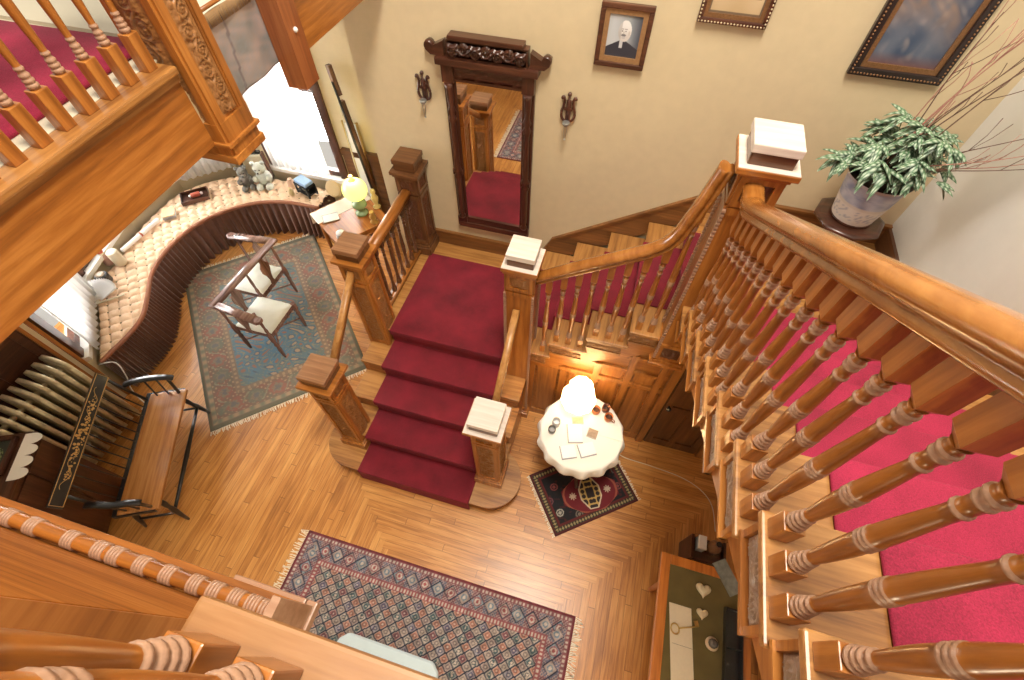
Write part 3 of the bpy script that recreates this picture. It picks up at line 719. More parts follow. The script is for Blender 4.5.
# corner casing that ends the fascia
cs = MB(); cs.box(-.70, -.502, -.052, -.02, 3.08, 3.11, bev=.004); cs.box(-.50, -.472, -.14, -.02, 3.08, 3.11, bev=.004); cs.box(-.4985, -.4795, -.0845, -.030, 3.112, 3.30)
struct('trim_14', cs, wood('greyed_oak', (.24, .12, .06), (.36, .20, .12), (.46, .29, .19), 'X'))
ng = thing('near_tread', 'oak stair tread close below the camera carrying three balusters', 'stair tread', (-.1, -.2, 3.66))
b = MB(); b.box(-.398, .45, -.40, -.043, 3.69, 3.72, bev=.006); b.box(-.385, .45, -.38, -.06, 3.56, 3.69); b.build('tread_board', wood('darkened_near_tread_oak', (.17, .07, .022), (.29, .135, .047), (.38, .20, .08), 'X', rough=.45), ng)  # same stair oak, colour darkened to offset the strong overhead light
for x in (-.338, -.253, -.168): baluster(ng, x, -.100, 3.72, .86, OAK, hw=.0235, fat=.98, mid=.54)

# ------------------------------------------------------------------ mirror
mi = thing('wall_mirror', 'tall dark carved wood mirror hanging above the first landing', 'mirror', (-1.09, YW, 1.25))
Y0 = YW-.001
b = MB(); b.box(-1.40, -.79, Y0-.02, Y0, 1.26, 2.75); b.build('backing', MAHOG['Z'], mi)
MIRR = bpy.data.materials.new('silvered_glass'); N, L, b_ = nodes_of(MIRR); b_.inputs['Metallic'].default_value = 1; b_.inputs['Roughness'].default_value = .02; b_.inputs['Base Color'].default_value = (.86, .84, .8, 1)
b = MB(); b.box(-1.345, -.835, Y0-.026, Y0-.021, 1.36, 2.63); b.build('mirror_glass', MIRR, mi)
for x in (-1.395, -.795):
    b = MB(); b.box(x-.045, x+.045, Y0-.05, Y0, 1.26, 1.36); b.box(x-.045, x+.045, Y0-.06, Y0, 2.62, 2.76); b.box(x-.045, x+.045, Y0-.03, Y0, 1.36, 2.62); b.box(x-.042, x+.042, Y0-.055, Y0, 1.83, 1.88)
    P = [(r_*1.25, z_) for r_, z_ in [(.022, 1.36), (.026, 1.38), (.016, 1.40), (.022, 1.45), (.024, 1.80), (.03, 1.82), (.018, 1.85), (.03, 1.87), (.022, 1.90), (.018, 2.30), (.028, 2.34), (.018, 2.37), (.028, 2.40), (.018, 2.44), (.024, 2.58), (.028, 2.62)]]
    b.lathe(P, (x, Y0-.045, 0), 10); b.build('side_column', MAHOG['Z'], mi)
b = MB(); b.box(-1.43, -.76, Y0-.055, Y0, 1.245, 1.30, bev=.005); b.box(-1.36, -.82, Y0-.04, Y0, 1.30, 1.36); b.build('bottom_rail', MAHOG['X'], mi)
b = MB(); b.box(-1.37, -.82, Y0-.045, Y0, 2.63, 2.76); relief(b, (-1.095, Y0-.045, 2.65), (1, 0, 0), (0, 0, 1), (0, -1, 0), .5, .09, .012, turns=.5, nu=30, nv=10); b.build('frieze', MAHOG['X'], mi)
b = MB(); b.box(-1.47, -.72, Y0-.09, Y0, 2.75, 2.80, bev=.008); b.box(-1.38, -.80, Y0-.07, Y0, 2.80, 2.92)
relief(b, (-1.09, Y0-.07, 2.81), (1, 0, 0), (0, 0, 1), (0, -1, 0), .56, .10, .03, turns=.5, nu=90, nv=18)
b.box(-1.36, -.83, Y0-.085, Y0, 2.92, 2.95, bev=.006)
for s in (-1, 1):
    cx = -1.095+s*.36; b.prism([(cx-s*.05, 2.80), (cx+s*.05, 2.80), (cx+s*.085, 2.83), (cx+s*.09, 2.87), (cx+s*.06, 2.885), (cx+s*.03, 2.86), (cx-s*.05, 2.90)][::s], 'Y', Y0-.06, Y0)
    b.lathe([(.03, -.03), (.035, 0), (.03, .03)], n=14, M=T(cx+s*.06, Y0-.035, 2.857) @ Matrix.Rotation(PI/2, 4, 'X'))
b.build('carved_crest', MAHOG['X'], mi)

# lyre sconces
def lyre(x, z, label):
    t = thing('lyre_sconce', label, 'sconce', (x, YW, z), 0, None); y = YW-.02
    b = MB()
    for s in (-1, 1):
        pts = smoothpath([(x, y, z), (x+s*.035, y, z+.015), (x+s*.05, y, z+.06), (x+s*.038, y, z+.11), (x+s*.03, y, z+.15), (x+s*.042, y, z+.18), (x+s*.052, y, z+.165)], 5)
        b.tube(pts, .010, 8)
    b.tube([(x, y, z), (x, y, z+.19)], .008, 6); b.ball((x, y, z+.20), .016); b.box(x-.03, x+.03, y-.008, y+.012, z+.085, z+.10); b.box(x-.018, x+.018, y, YW, z-.005, z+.15)
    b.build('lyre_frame', MAHOG['Z'], t)
    b = MB(); b.lathe([(.012, -.01), (.026, .005), (.028, .02), (.024, .022)], (x, y-.045, z+.0), 12); b.tube([(x, y, z+.01), (x, y-.045, z)], .005, 6)
    b.build('candle_cup', plain('pewter', (.4, .4, .38), .3, metal=.7) if 'pewter' not in bpy.data.materials else bpy.data.materials['pewter'], t)
    b = MB()
    for dx in (-.012, .012): b.tube([(x+dx, y-.045, z), (x+dx*.8, y-.045, z-.05), (x+dx*.3, y-.045, z-.11)], .0022, 5)
    b.ball((x, y-.045, z-.115), .008); b.build('crystal_drop', bpy.data.materials['pewter'], t)
lyre(-1.615, 2.44, 'small dark lyre shaped wall sconce left of the mirror')
lyre(-.50, 2.45, 'small dark lyre shaped wall sconce right of the mirror')

# ------------------------------------------------------------------ pictures
def mixc(a, b_, t): t = max(0, min(1, t)); return tuple(a[i]*(1-t)+b_[i]*t for i in range(3))
def picture(x0, x1, z0, z1, fw, label, colfn, fm, inner=None, mat=None, res=90, rot=0, beads=None):
    t = thing('framed_picture', label, 'picture', ((x0+x1)/2, YW, z0)); y = YW-.001
    b = MB()
    for (a, c, e, f_) in ((x0, x1, z0, z0+fw), (x0, x1, z1-fw, z1), (x0, x0+fw, z0+fw, z1-fw), (x1-fw, x1, z0+fw, z1-fw)): b.box(a, c, y-.035, y, e, f_, bev=.006)
    b.build('frame', fm, t)
    if beads:
        b = MB(); k = fw*.35
        n = int((x1-x0)/.018)
        for i in range(n):
            xx = x0+k+(x1-x0-2*k)*i/(n-1)
            for zz in (z0+k, z1-k): b.ball((xx, y-.036, zz), .0055, n=6)
        n = int((z1-z0)/.018)
        for i in range(n):
            zz = z0+k+(z1-z0-2*k)*i/(n-1)
            for xx in (x0+k, x1-k): b.ball((xx, y-.036, zz), .0055, n=6)
        b.build('beading', beads, t)
    iw = 0
    if inner:
        iw = inner[0]; b = MB(); q = fw
        for (a, c, e, f_) in ((x0+q, x1-q, z0+q, z0+q+iw), (x0+q, x1-q, z1-q-iw, z1-q), (x0+q, x0+q+iw, z0+q+iw, z1-q-iw), (x1-q-iw, x1-q, z0+q+iw, z1-q-iw)): b.box(a, c, y-.022, y, e, f_)
        b.build('inner_moulding', inner[1], t)
    q = fw+iw; X0, X1, Z0, Z1 = x0+q, x1-q, z0+q, z1-q
    b = MB(); b.grid(res, int(res*(Z1-Z0)/(X1-X0)), lambda u, v: Vector((X0+(X1-X0)*u, y-.012, Z0+(Z1-Z0)*v)), colfn=colfn, smooth=False); b.build('picture_sheet', PAINTM, t)
def portrait(u, v):
    c = mixc((.30, .33, .36), (.52, .55, .58), 1.1-1.6*abs(u-.15)-(v-.5)*.3); c = mixc(c, (.09, .10, .13), (u-.62)*3)
    dx, dy = (u-.52), (v-.62)
    d = math.hypot(dx/.20, dy/.25)
    if v < .34-.45*abs(u-.5)+.10: c = (.035, .035, .05)
    if abs(u-.46) < .05 and .22 < v < .42: c = (.55, .56, .58)
    if d < 1:
        c = mixc((.62, .58, .55), (.80, .80, .80), dy*4+.5); 
        if dx < -.10: c = mixc(c, (.28, .26, .26), .5)
        for ex in (-.075, .03):
            if math.hypot(dx-ex, (dy-.0)*1.6) < .022: c = (.12, .10, .10)
            if abs(dx-ex) < .04 and abs(dy-.045) < .010: c = (.35, .32, .32)
        if abs(dx+.03) < .014 and -.07 < dy < .0: c = (.44, .40, .38)
        if math.hypot((dx+.025)/.075, (dy+.095)/.03) < 1: c = (.20, .19, .20)
        if math.hypot((dx+.02)/.06, (dy+.15)/.035) < 1: c = (.50, .48, .48)
    if math.hypot((u-.66)/.028, (v-.58)/.06) < 1: c = (.58, .53, .5)
    return c
picture(-.367, -.048, 2.874, 3.232, .03, 'framed grey portrait of a bald moustached man in a dark coat, right of the mirror', portrait, MAHOG['X'], (.030, plain('bronze_slip', (.36, .20, .09), .45, metal=.3, var=.3)), res=80)
def groupph(u, v):
    c = mixc((.50, .36, .20), (.62, .48, .30), v+.2*math.sin(u*9))
    r = (v-.40)*3.3
    if .42 < v < .98:
        for rowi in range(3):
            cyv = .52+rowi*.14
            k = math.floor(u*13+rowi*.5); fx = (u*13+rowi*.5)-k-.5
            if .1 < u < .92:
                if abs(v-cyv) < .07: c = (.05, .04, .035)
                if math.hypot(fx/13, (v-cyv-.05)*.6) < .018: c = (.55, .45, .36)
    if v < .06 or v > .97 or u < .03 or u > .97: c = (.16, .11, .07)
    return c
picture(.192, .575, 3.188, 3.47, .028, 'gilt framed group photograph between the portrait and the misty painting', groupph, MAHOG['X'], (.022, GILT), res=90, beads=plain('pale_gilt', (.62, .52, .34), .4, metal=.4))
def nsin(x, y, s=0): return (math.sin(x*5.1+2.3*math.sin(y*3.7+s)+s)+math.sin(y*7.3-x*3.1+1.7*math.sin(x*6.1+s*2))+math.sin((x+y)*11+s*3+2*math.sin(y*9)))/3
def misty(u, v):
    a = nsin(u*1.1, v*1.5, .7); b_ = nsin(u*3, v*2.4, 2.1)
    c = mixc((.07, .11, .19), (.21, .24, .31), .5+.6*a)
    band = math.exp(-((v-.42-.18*math.sin(u*3+.6)-.07*b_)/.16)**2)
    c = mixc(c, (.46, .30, .20), band*.75*(.6+.4*b_))
    c = mixc(c, (.55, .47, .42), max(0, a*b_)*.9)
    c = mixc(c, (.05, .08, .15), max(0, (u-.72)*2.2)); c = tuple(q*.72 for q in c)
    if v < .12: c = mixc(c, (.16, .07, .06), .8*(1-v/.12))
    return c
picture(1.10, 1.588, 3.022, 3.66, .045, 'large dark framed painting of misty blue and brown clouds above the plant', misty, plain('ebonised_frame', (.022, .013, .012), .35, coat=.3), (.026, GILT), res=110, beads=GILT)

# ------------------------------------------------------------------ plant on its pedestal
px, py, pz = 1.42, 2.80, 1.89
t = thing('plant_stand', 'dark wood pedestal stand in the corner of the upper landing', 'plant stand', (px, py, pz))
b = MB(); b.lathe([(.17, 2.37), (.205, 2.38), (.21, 2.395), (.20, 2.405), (.18, 2.41)], (px, py, 0), 8); b.build('stand_top', MAHOG['X'], t)
b = MB(); b.lathe([(.03, 1.98), (.045, 2.02), (.03, 2.06), (.028, 2.2), (.05, 2.27), (.03, 2.31), (.06, 2.37)], (px, py, 0), 12); b.build('pedestal_column', MAHOG['Z'], t)
for k in range(4):
    a = PI/4+k*PI/2; c, s_ = math.cos(a), math.sin(a)
    b = MB(); b.tube(smoothpath([(px+c*.02, py+s_*.02, 2.05), (px+c*.10, py+s_*.10, 2.01), (px+c*.17, py+s_*.17, 1.93), (px+c*.21, py+s_*.21, 1.905)]), .014, 8); b.build('leg', MAHOG['Z'], t)
def potcol(u, v):
    th = u*2*PI; c = (.66, .60, .50)
    if v > .48: c = mixc((.25, .28, .38), (.50, .50, .52), .5+.7*nsin(u*6, v*3, 1.1))
    if v > .90: c = (.45, .43, .44)
    if .10 < v < .40 and nsin(u*16, v*6, 3.3) > .28: c = (.38, .37, .38)
    if .40 < v < .48: c = (.58, .52, .42)
    return c
def potr(v): return .118+.050*v**.8
t = thing('plant_pot', 'grey stoneware crock painted blue holding the striped leaf plant', 'pot', (px, py, 2.41))
b = MB(); b.grid(64, 30, lambda u, v: Vector((math.cos(u*2*PI)*potr(v)*(1+.07*max(0, v-.9)*10), math.sin(u*2*PI)*potr(v)*(1+.07*max(0, v-.9)*10), .012+v*.29)), colfn=potcol)
b.build('crock_wall', PAINTM, t, loc=(0, 0, 0))
b = MB(); b.lathe([(.05, .002), (.115, .0), (.125, .012), (.11, .022), (.10, .02)], n=24); b.build('saucer', MAHOG['X'], t, loc=(0, 0, 0))
b = MB(); b.lathe([(.15, .25), (.05, .265), (.01, .27)], n=18); b.build('soil', plain('soil', (.05, .03, .02), .95, bump=1), t, loc=(0, 0, 0))
pl_ = thing('potted_foliage', 'bushy plant with silver striped green leaves in the blue grey crock', 'plant', (px+.05, py+.05, 2.68))
b = MB(); cl = b.bm.verts.layers.float_color.new('pattern')
def leaf(base, dirv, ln, wd, droop):
    d = Vector(dirv).normalized(); side = d.cross(Vector((0, 0, 1)));
    if side.length < .1: side = Vector((1, 0, 0))
    side.normalize(); n = 8; rows = []
    for i in range(n+1):
        tt = i/n; p = Vector(base)+d*ln*tt+Vector((0, 0, -droop*tt*tt*ln)); w = wd*math.sin(PI*min(1, tt*.92+.06))**.8*(1-.25*tt)
        if i == n: w = .001
        rows.append([(p-side*w+Vector((0, 0, -.25*w)), 0), (p-side*w*.45, 1), (p+Vector((0, 0, .12*w)), 2), (p+side*w*.45, 1), (p+side*w+Vector((0, 0, -.25*w)), 0)])
    vs = []
    for i, r in enumerate(rows):
        vr = []
        for p, c in r:
            v = b.bm.verts.new(p); col = ((.03, .075, .035), (.52, .62, .47), (.08, .18, .08))[c]
            if c == 1 and i % 2: col = (.07, .14, .07)
            v[cl] = (*col, 1); vr.append(v)
        vs.append(vr)
    for i in range(n):
        for j in range(4): f_ = b.bm.faces.new([vs[i][j], vs[i][j+1], vs[i+1][j+1], vs[i+1][j]]); f_.smooth = True
for k in range(74):
    a = rnd(0, 2*PI); el = rnd(.05, 1.35); r0 = rnd(.02, .2)
    tip = Vector((math.cos(a)*math.cos(el)*1.05, math.sin(a)*math.cos(el)*.9, math.sin(el)*1.15))*rnd(.10, .27)
    if tip.y > .22: tip.y = .22
    c0 = tip+Vector((-.02, -.02, .07))
    for q in range(7):
        aa = a+rnd(-1.6, 1.6); leaf(c0, (math.cos(aa), math.sin(aa), rnd(-.3, .75)), rnd(.08, .13), rnd(.018, .026), rnd(.3, 1.0))
b.build('leaves', vcol('striped_leaf', .45, 0), pl_, loc=(0, 0, 0))
b = MB()
for k in range(16):
    a = rnd(0, 2*PI); b.tube([(rnd(-.04, .04), rnd(-.04, .04), -.03), (math.cos(a)*.09, math.sin(a)*.09, .1), (math.cos(a)*.2, math.sin(a)*.17, rnd(.12, .25))], .0035, 5)
b.build('stems', plain('green_stem', (.10, .14, .05), .6), pl_, loc=(0, 0, 0))
tw = thing('twig_arrangement', 'tall thin reddish bare twigs fanning up behind the striped plant', 'twigs', (px, py, 2.70))
for gi, (mat_, n_) in enumerate(((plain('pink_twig', (.42, .20, .15), .6), 7), (plain('dark_twig', (.13, .06, .04), .6), 7))):
    b = MB()
    for k in range(n_):
        bx, by = px+rnd(-.03, .08), py+rnd(-.02, .10)
        ex = (rnd(.12, .50) if k else -.02); ey = rnd(-.10, .30); ez = rnd(.75, 1.25)
        if k in (1, 2): ex, ey, ez = .44, rnd(-.55, -.25), rnd(.35, .7)
        pts = smoothpath([(bx, by, 2.70), (bx+ex*.25+rnd(-.02, .02), by+ey*.3, 2.70+ez*.33), (bx+ex*.62+rnd(-.03, .03), by+ey*.7, 2.70+ez*.68), (min(bx+ex, XR-.04), min(by+ey, YW-.06), 2.70+ez)], 6)
        b.tube(pts, .0032, 5, radii=[1.3-.9*i/len(pts) for i in range(len(pts))])
        for q in range(3):
            i = random.randint(6, len(pts)-4); p = pts[i]; e = p+Vector((rnd(-.05, .10), rnd(-.12, .05), rnd(.08, .2)))
            e.x = min(e.x, XR-.03); e.y = min(e.y, YW-.05); b.tube([p, (p+e)/2+Vector((.01, .0, .0)), e], .0018, 4)
    b.build('twig_cluster', mat_, tw)

# ------------------------------------------------------------------ rugs
def rug(name, label, c, rz, L_, W_, res, colfn, fr_u=True, fr=.045, zt=.010, group=None):
    t = thing(name, label, 'rug', (c[0], c[1], 0), rz)
    b = MB(); nu, nv = int(L_/res), int(W_/res)
    b.grid(nu, nv, lambda u, v: Vector(((u-.5)*L_, (v-.5)*W_, zt+.0012*math.sin(u*17)*math.sin(v*13))), colfn=lambda u, v: colfn((u-.5)*L_, (v-.5)*W_), smooth=True)
    o = b.build('rug_field', RUGM, t, loc=(0, 0, 0)); m = o.modifiers.new('thick', 'SOLIDIFY'); m.thickness = .008; m.offset = -1
    for s in (-1, 1):
        b = MB(); n = int(W_/.011)
        for i in range(n):
            y = -W_/2+(i+.5)*W_/n; r1, r2 = rnd(-.008, .008), rnd(.6, 1.1)
            b.box(0, fr*r2, -.003, .003, .001, .006, T(s*L_/2, y, 0) @ RZ((0 if s > 0 else PI)+rnd(-.35, .35)))
        o = b.build('fringe', FRINGE, t, loc=(0, 0, 0)); o['kind'] = 'stuff'
    return t
def runner_col(x, y):
    L_, W_ = 2.40, 1.36; e = min(L_/2-abs(x), W_/2-abs(y))
    near = (L_/2-abs(x)) < (W_/2-abs(y)); s = y if near else x
    mar = (.17, .025, .035); cream = (.58, .50, .43); navy = (.022, .03, .06); pink = (.50, .22, .19); blue = (.17, .24, .30); rose = (.34, .09, .09)
    if e < .018: return mar
    if e < .05:
        return cream if (math.floor(s/.016) % 2 == 0 and .026 < e < .042) else (.26, .10, .11)
    if e < .19:
        m = e-.12; k = math.floor(s/.115); f_ = s-(k+.5)*.115; d = abs(f_)+abs(m)
        r = math.hypot(f_, m)
        base = (.20, .09, .11) if k % 2 else (.14, .14, .20)
        if r < .013: return rose if k % 2 else cream
        if r < .024: return cream if k % 2 else blue
        if r < .034: return (.30, .11, .13) if k % 2 else (.42, .36, .33)
        if d < .052: return (.40, .30, .27) if k % 3 else (.24, .30, .34)
        if abs(d-.058) < .005: return navy
        q = math.sin(s*260)*math.sin(m*260)
        return mixc(base, (.44, .33, .30), .5+.5*(1 if q > .3 else -1))
    if e < .235:
        if abs(e-.2125) < .012: return cream if math.floor(s/.014) % 2 else rose
        return (.30, .10, .11)
    # field of lozenges
    a = (x+y*1.15)/.092; c = (x-y*1.15)/.092
    ka, kc = math.floor(a), math.floor(c); fa, fc = a-ka-.5, c-kc-.5
    ed = max(abs(fa), abs(fc)); h = (ka*7+kc*13+ka*kc*3) % 6
    big = (e < .33 and (math.floor((s+.2)/.30)) % 2 == 0)
    if ed > .42: return navy
    fill = [(.34, .26, .24), (.10, .17, .18), (.27, .10, .11), (.44, .36, .31), (.16, .14, .22), (.52, .24, .17)][int(h)]
    if ed > .34: return mixc(fill, cream, .5)
    r = math.hypot(fa, fc)
    if r < .09: return cream
    if abs(r-.22) < .05: return mixc(fill, (.03, .03, .05), .6)
    if h in (1, 4) and (math.floor(fa*12)+math.floor(fc*12)) % 2: return cream if h == 1 else (.35, .35, .40)
    return fill
_rc = runner_col
def runner_col(x, y):
    q = .80+.25*nsin(x*8, y*8, .3); return tuple(v*q for v in _rc(x, y))
rug('runner_rug', 'large patterned maroon and navy carpet with cream fringed ends in the foreground', (-.76, -.262), 0, 2.40, 1.36, .0068, runner_col, fr=.07)
def green_col(x, y):
    L_, W_ = 2.30, 1.62; e = min(L_/2-abs(x), W_/2-abs(y)); near = (L_/2-abs(x)) < (W_/2-abs(y)); s = y if near else x
    grn = (.17, .18, .13); tan = (.36, .25, .16); rose = (.30, .12, .09); slate = (.11, .15, .17); ln = (.25, .23, .16)
    n = nsin(x*4, y*4, 1.3)
    if e < .03: return (.13, .12, .08)
    if e < .09: return mixc(tan, grn, .5+.5*math.sin(s*60)) if abs(e-.06) < .02 else (.20, .15, .11)
    if e < .30:
        m = e-.195; k = math.floor(s/.22); f_ = s-(k+.5)*.22; r = math.hypot(f_, m)
        base = mixc((.24, .12, .09), (.17, .15, .11), .5+.6*n)
        r += .02*nsin(x*14, y*14, 2.)
        if r < .03: return mixc(slate, base, .4)
        if r < .052: return mixc(ln, base, .55)
        if r < .085: return mixc((rose if k % 2 else (.14, .17, .13)), base, .35)
        if abs(math.sin(s*28)*.07-m) < .012: return ln
        if math.sin(s*90)*math.sin(m*110) > .55: return tan
        return base
    if e < .36: return tan if math.floor(s/.03) % 2 and abs(e-.33) < .014 else (.23, .17, .12)
    base = mixc((.16, .18, .15), (.10, .20, .27), .55+.9*math.exp(-((x-.25)**2+(y+.1)**2)/.35)-.45+.3*n)
    v = math.sin(x*30+3*math.sin(y*11))*math.sin(y*27+3*math.sin(x*13))
    if v > .72: return (.38, .27, .19)
    if v > .5: return (.10, .13, .16)
    if v < -.75: return (.30, .15, .11)
    if abs(v) < .06: return ln
    return base
# long axis runs diagonally
rug('green_rug', 'faded green and blue patterned rug under the conversation chair', (-3.588, 2.375), -.812, 2.33, 1.62, .0085, green_col, fr=.055)
def dark_col(x, y):
    L_, W_ = .74, .56; e = min(L_/2-abs(x), W_/2-abs(y)); near = (L_/2-abs(x)) < (W_/2-abs(y)); s = y if near else x
    if e < .012: return (.07, .012, .012)
    if e < .062:
        q = abs(((s/.05) % 1)-.5)*.05*1.6; m = e-.037
        if abs(m)+abs(q-.02) < .016: return (.30, .24, .11)
        return (.035, .028, .02) if abs(m) < .02 else (.09, .015, .015)
    if e < .075: return (.10, .015, .015)
    k = nsin(x*9, y*9, .4)
    for cx, cy_, c in ((-.26, -.12, (.36, .33, .28)), (-.22, .1, (.20, .05, .05)), (.27, -.1, (.20, .05, .05)), (.22, .12, (.18, .16, .12)), (-.12, -.19, (.16, .13, .10)), (.12, -.19, (.2, .05, .04)), (0, .19, (.2, .06, .04)), (-.3, 0, (.14, .05, .06)), (.31, .04, (.12, .1, .1))):
        r = math.hypot(x-cx, y-cy_)
        if r < .014 or .022 < r < .032: return c
    return (.012, .011, .014) if k < .55 else (.05, .012, .014)
rug('small_rug', 'small black and red oriental rug partly under the round table', (.295, 1.455), .66, .84, .59, .0055, lambda x, y: dark_col(x*.74/.84, y*.56/.59), fr=.03)
def mat_col(x, y):
    e1 = abs(x)/.105+abs(y)/.17
    if e1 < 1.25 and abs(x) < .10 and abs(y) < .145:
        if e1 > 1.13 or abs(x) > .09 or abs(y) > .135: return (.60, .50, .36)
        k = math.sin(abs(x)*62+.6)*math.sin(abs(y)*55+.4)
        return (.03, .02, .02) if (k > .15 or k < -.45) else (.50, .33, .10)
    for s in (-1, 1):
        r = math.hypot(x-s*.165, y); a = math.atan2(y, x-s*.165)
        if r < .035*(.45+.55*abs(math.cos(4*a))): return (.52, .40, .30)
    if abs(math.hypot(x/.26, y/.18)-.96) < .035: return (.30, .08, .05)
    return (.14, .012, .018)
t = thing('table_mat', 'maroon mat with a cream and gold diamond centre under the round table edge', 'mat', (.365, 1.425, .0), .50)
t.location.z = .0125
def inmat(x, y): return abs(x)/.26+abs(y)/.165 < 1.38 and abs(x) < .262 and abs(y) < .165
b = MB(); b.grid(110, 80, lambda u, v: Vector(((u-.5)*.54, (v-.5)*.36, .009)), colfn=lambda u, v: mat_col((u-.5)*.54, (v-.5)*.36), skip=lambda u, v: not inmat((u-.5)*.54, (v-.5)*.36))
o = b.build('mat_field', RUGM, t, loc=(0, 0, 0)); m = o.modifiers.new('thick', 'SOLIDIFY'); m.thickness = .007; m.offset = -1

# ------------------------------------------------------------------ round table and its objects
TX, TY, TZ = .145, 1.66, .76
t = thing('round_table', 'small round pedestal table standing under the stairs by the lit wall', 'table', (TX, TY, 0))
b = MB(); b.lathe([(.32, TZ-.035), (.335, TZ-.025), (.335, TZ-.012), (.32, TZ-.006)], (TX, TY, 0), 40); b.build('tabletop', MAHOG['X'], t)
b = MB(); b.lathe([(.06, .12), (.075, .16), (.04, .22), (.03, .35), (.055, .48), (.04, .58), (.05, .66), (.10, .72)], (TX, TY, 0), 16); b.build('pedestal', MAHOG['Z'], t)
for k in range(3):
    a = k*2*PI/3+.9; c, s_ = math.cos(a), math.sin(a)
    b = MB(); b.tube(smoothpath([(TX+c*.04, TY+s_*.04, .2), (TX+c*.13, TY+s_*.13, .17), (TX+c*.20, TY+s_*.20, .07), (TX+c*.25, TY+s_*.25, .035)]), .017, 8); b.build('leg', MAHOG['Z'], t)
b = MB()
def cloth(u, v):
    a = u*2*PI; sc_ = abs(math.sin(a*7))
    if v < .6: r = .335*v/.6; z = TZ+.002
    else:
        q = (v-.6)/.4; drop = .085+.045*sc_; r = .335+.022*math.sin(q*PI/2)+.015*q*math.cos(a*14); z = TZ+.002-drop*q**1.3
    return Vector((TX+r*math.cos(a), TY+r*math.sin(a), z))
b.grid(180, 26, cloth); o = b.build('tablecloth', CLOTHW); m = o.modifiers.new('thick', 'SOLIDIFY'); m.thickness = .002; m.offset = 1
tag(seat_origin(o), 'white scalloped lace cloth over the small round table', 'tablecloth')
def booklet(x, y, z, rz, w, h, th, label, mat=PAPER, cover=None, name='booklet'):
    t = thing(name, label, 'booklet' if name == 'booklet' else 'card', (x, y, z), rz)
    b = MB(); b.box(-w/2, w/2, -h/2, h/2, .001, th-.001); b.build('pages', mat, t, loc=(0, 0, 0))
    b = MB(); b.box(-w/2-.006, w/2+.002, -h/2-.006, h/2+.002, 0, .0015); b.box(-w/2-.007, -w/2, -h/2-.007, h/2+.002, 0, th); b.box(-w/2-.007, w/2, -h/2-.007, -h/2, 0, th*.9); b.build('cover', cover or plain('grey_cover', (.35, .35, .37), .6), t, loc=(0, 0, 0))
    return t
ZC = TZ+.005
booklet(.095, 1.625, ZC, .28, .115, .155, .012, 'white booklet in the middle of the round table')
booklet(.075, 1.455, ZC, .42, .115, .105, .012, 'white booklet at the front left of the round table')
booklet(.215, 1.515, ZC, .52, .125, .105, .012, 'white booklet at the front right of the round table')
booklet(.095, 1.745, ZC, .30, .085, .055, .006, 'small tan photo card behind the white booklets', mat=plain('tan_card', (.50, .36, .26), .6, var=.3, bscale=40), name='photo_card')
booklet(.235, 1.665, ZC, -.12, .075, .075, .006, 'small grey brown photo card beside the copper mugs', mat=plain('brown_card', (.24, .19, .15), .6, var=.5, bscale=40), name='photo_card')
def mug(x, y, r, h, rz, label, mat, inner, handle=True, name='mug'):
    t = thing(name, label, name.replace('_', ' '), (x, y, ZC), rz)
    b = MB(); b.lathe([(r*.85, 0), (r*.95, .004), (r, h*.5), (r*.96, h), (r*.88, h), (r*.86, h*.4), (r*.1, h*.35)], n=22); b.build('cup_body', mat, t, loc=(0, 0, 0))
    if handle:
        b = MB(); b.tube(smoothpath([(r*.95, 0, h*.8), (r*1.6, 0, h*.75), (r*1.6, 0, h*.3), (r*.95, 0, h*.2)], 4), .004, 6); b.build('handle', mat, t, loc=(0, 0, 0))
    b = MB(); b.lathe([(r*.85, h*.42), (r*.5, h*.43), (.001, h*.43)], n=16); b.build('contents', inner, t, loc=(0, 0, 0))
dk = plain('dark_tea', (.06, .03, .02), .3)
mug(.222, 1.865, .036, .06, 2.6, 'copper mug nearest the lamp, left of the group of three', COPPER, dk)
mug(.300, 1.905, .034, .06, 1.2, 'darker copper mug at the back of the group of three', plain('dark_copper', (.14, .05, .03), .35, metal=.4), dk)
mug(.335, 1.83, .036, .06, -.5, 'copper mug at the right edge of the round table', COPPER, dk)
glassy = plain('grey_glass', (.42, .40, .38), .15, coat=.6)
mug(-.075, 1.66, .034, .075, 0, 'pale candle jar with a white top at the left of the round table', glassy, PAPER, False, 'candle_jar')
mug(-.095, 1.59, .032, .06, 0, 'dark glass jar in front of the white candle jar', plain('smoky_glass', (.12, .11, .10), .15, coat=.6), glassy, False, 'glass_jar')
# lamp with a frilled white shade
lm = thing('table_lamp', 'glowing white frilled glass lamp on the round table', 'lamp', (.055, 1.86, ZC))
b = MB(); b.lathe([(.055, 0), (.06, .01), (.03, .03), (.022, .06), (.04, .10), (.045, .14), (.02, .17), (.018, .20)], n=20); b.build('lamp_base', BRASS, lm, loc=(0, 0, 0))
SHADE = plain('lit_milk_glass', (1, .95, .85), .3, emit=(1, .84, .56), es=1.6)
N, L = SHADE.node_tree.nodes, SHADE.node_tree.links
tr = N.new('ShaderNodeBsdfTranslucent'); tr.inputs[0].default_value = (1, .93, .80, 1); ms = N.new('ShaderNodeAddShader')
L.new(N['Principled BSDF'].outputs[0], ms.inputs[0]); L.new(tr.outputs[0], ms.inputs[1]); L.new(ms.outputs[0], N['Material Output'].inputs['Surface'])
N['Principled BSDF'].inputs['Base Color'].default_value = (.12, .11, .09, 1)
b = MB()
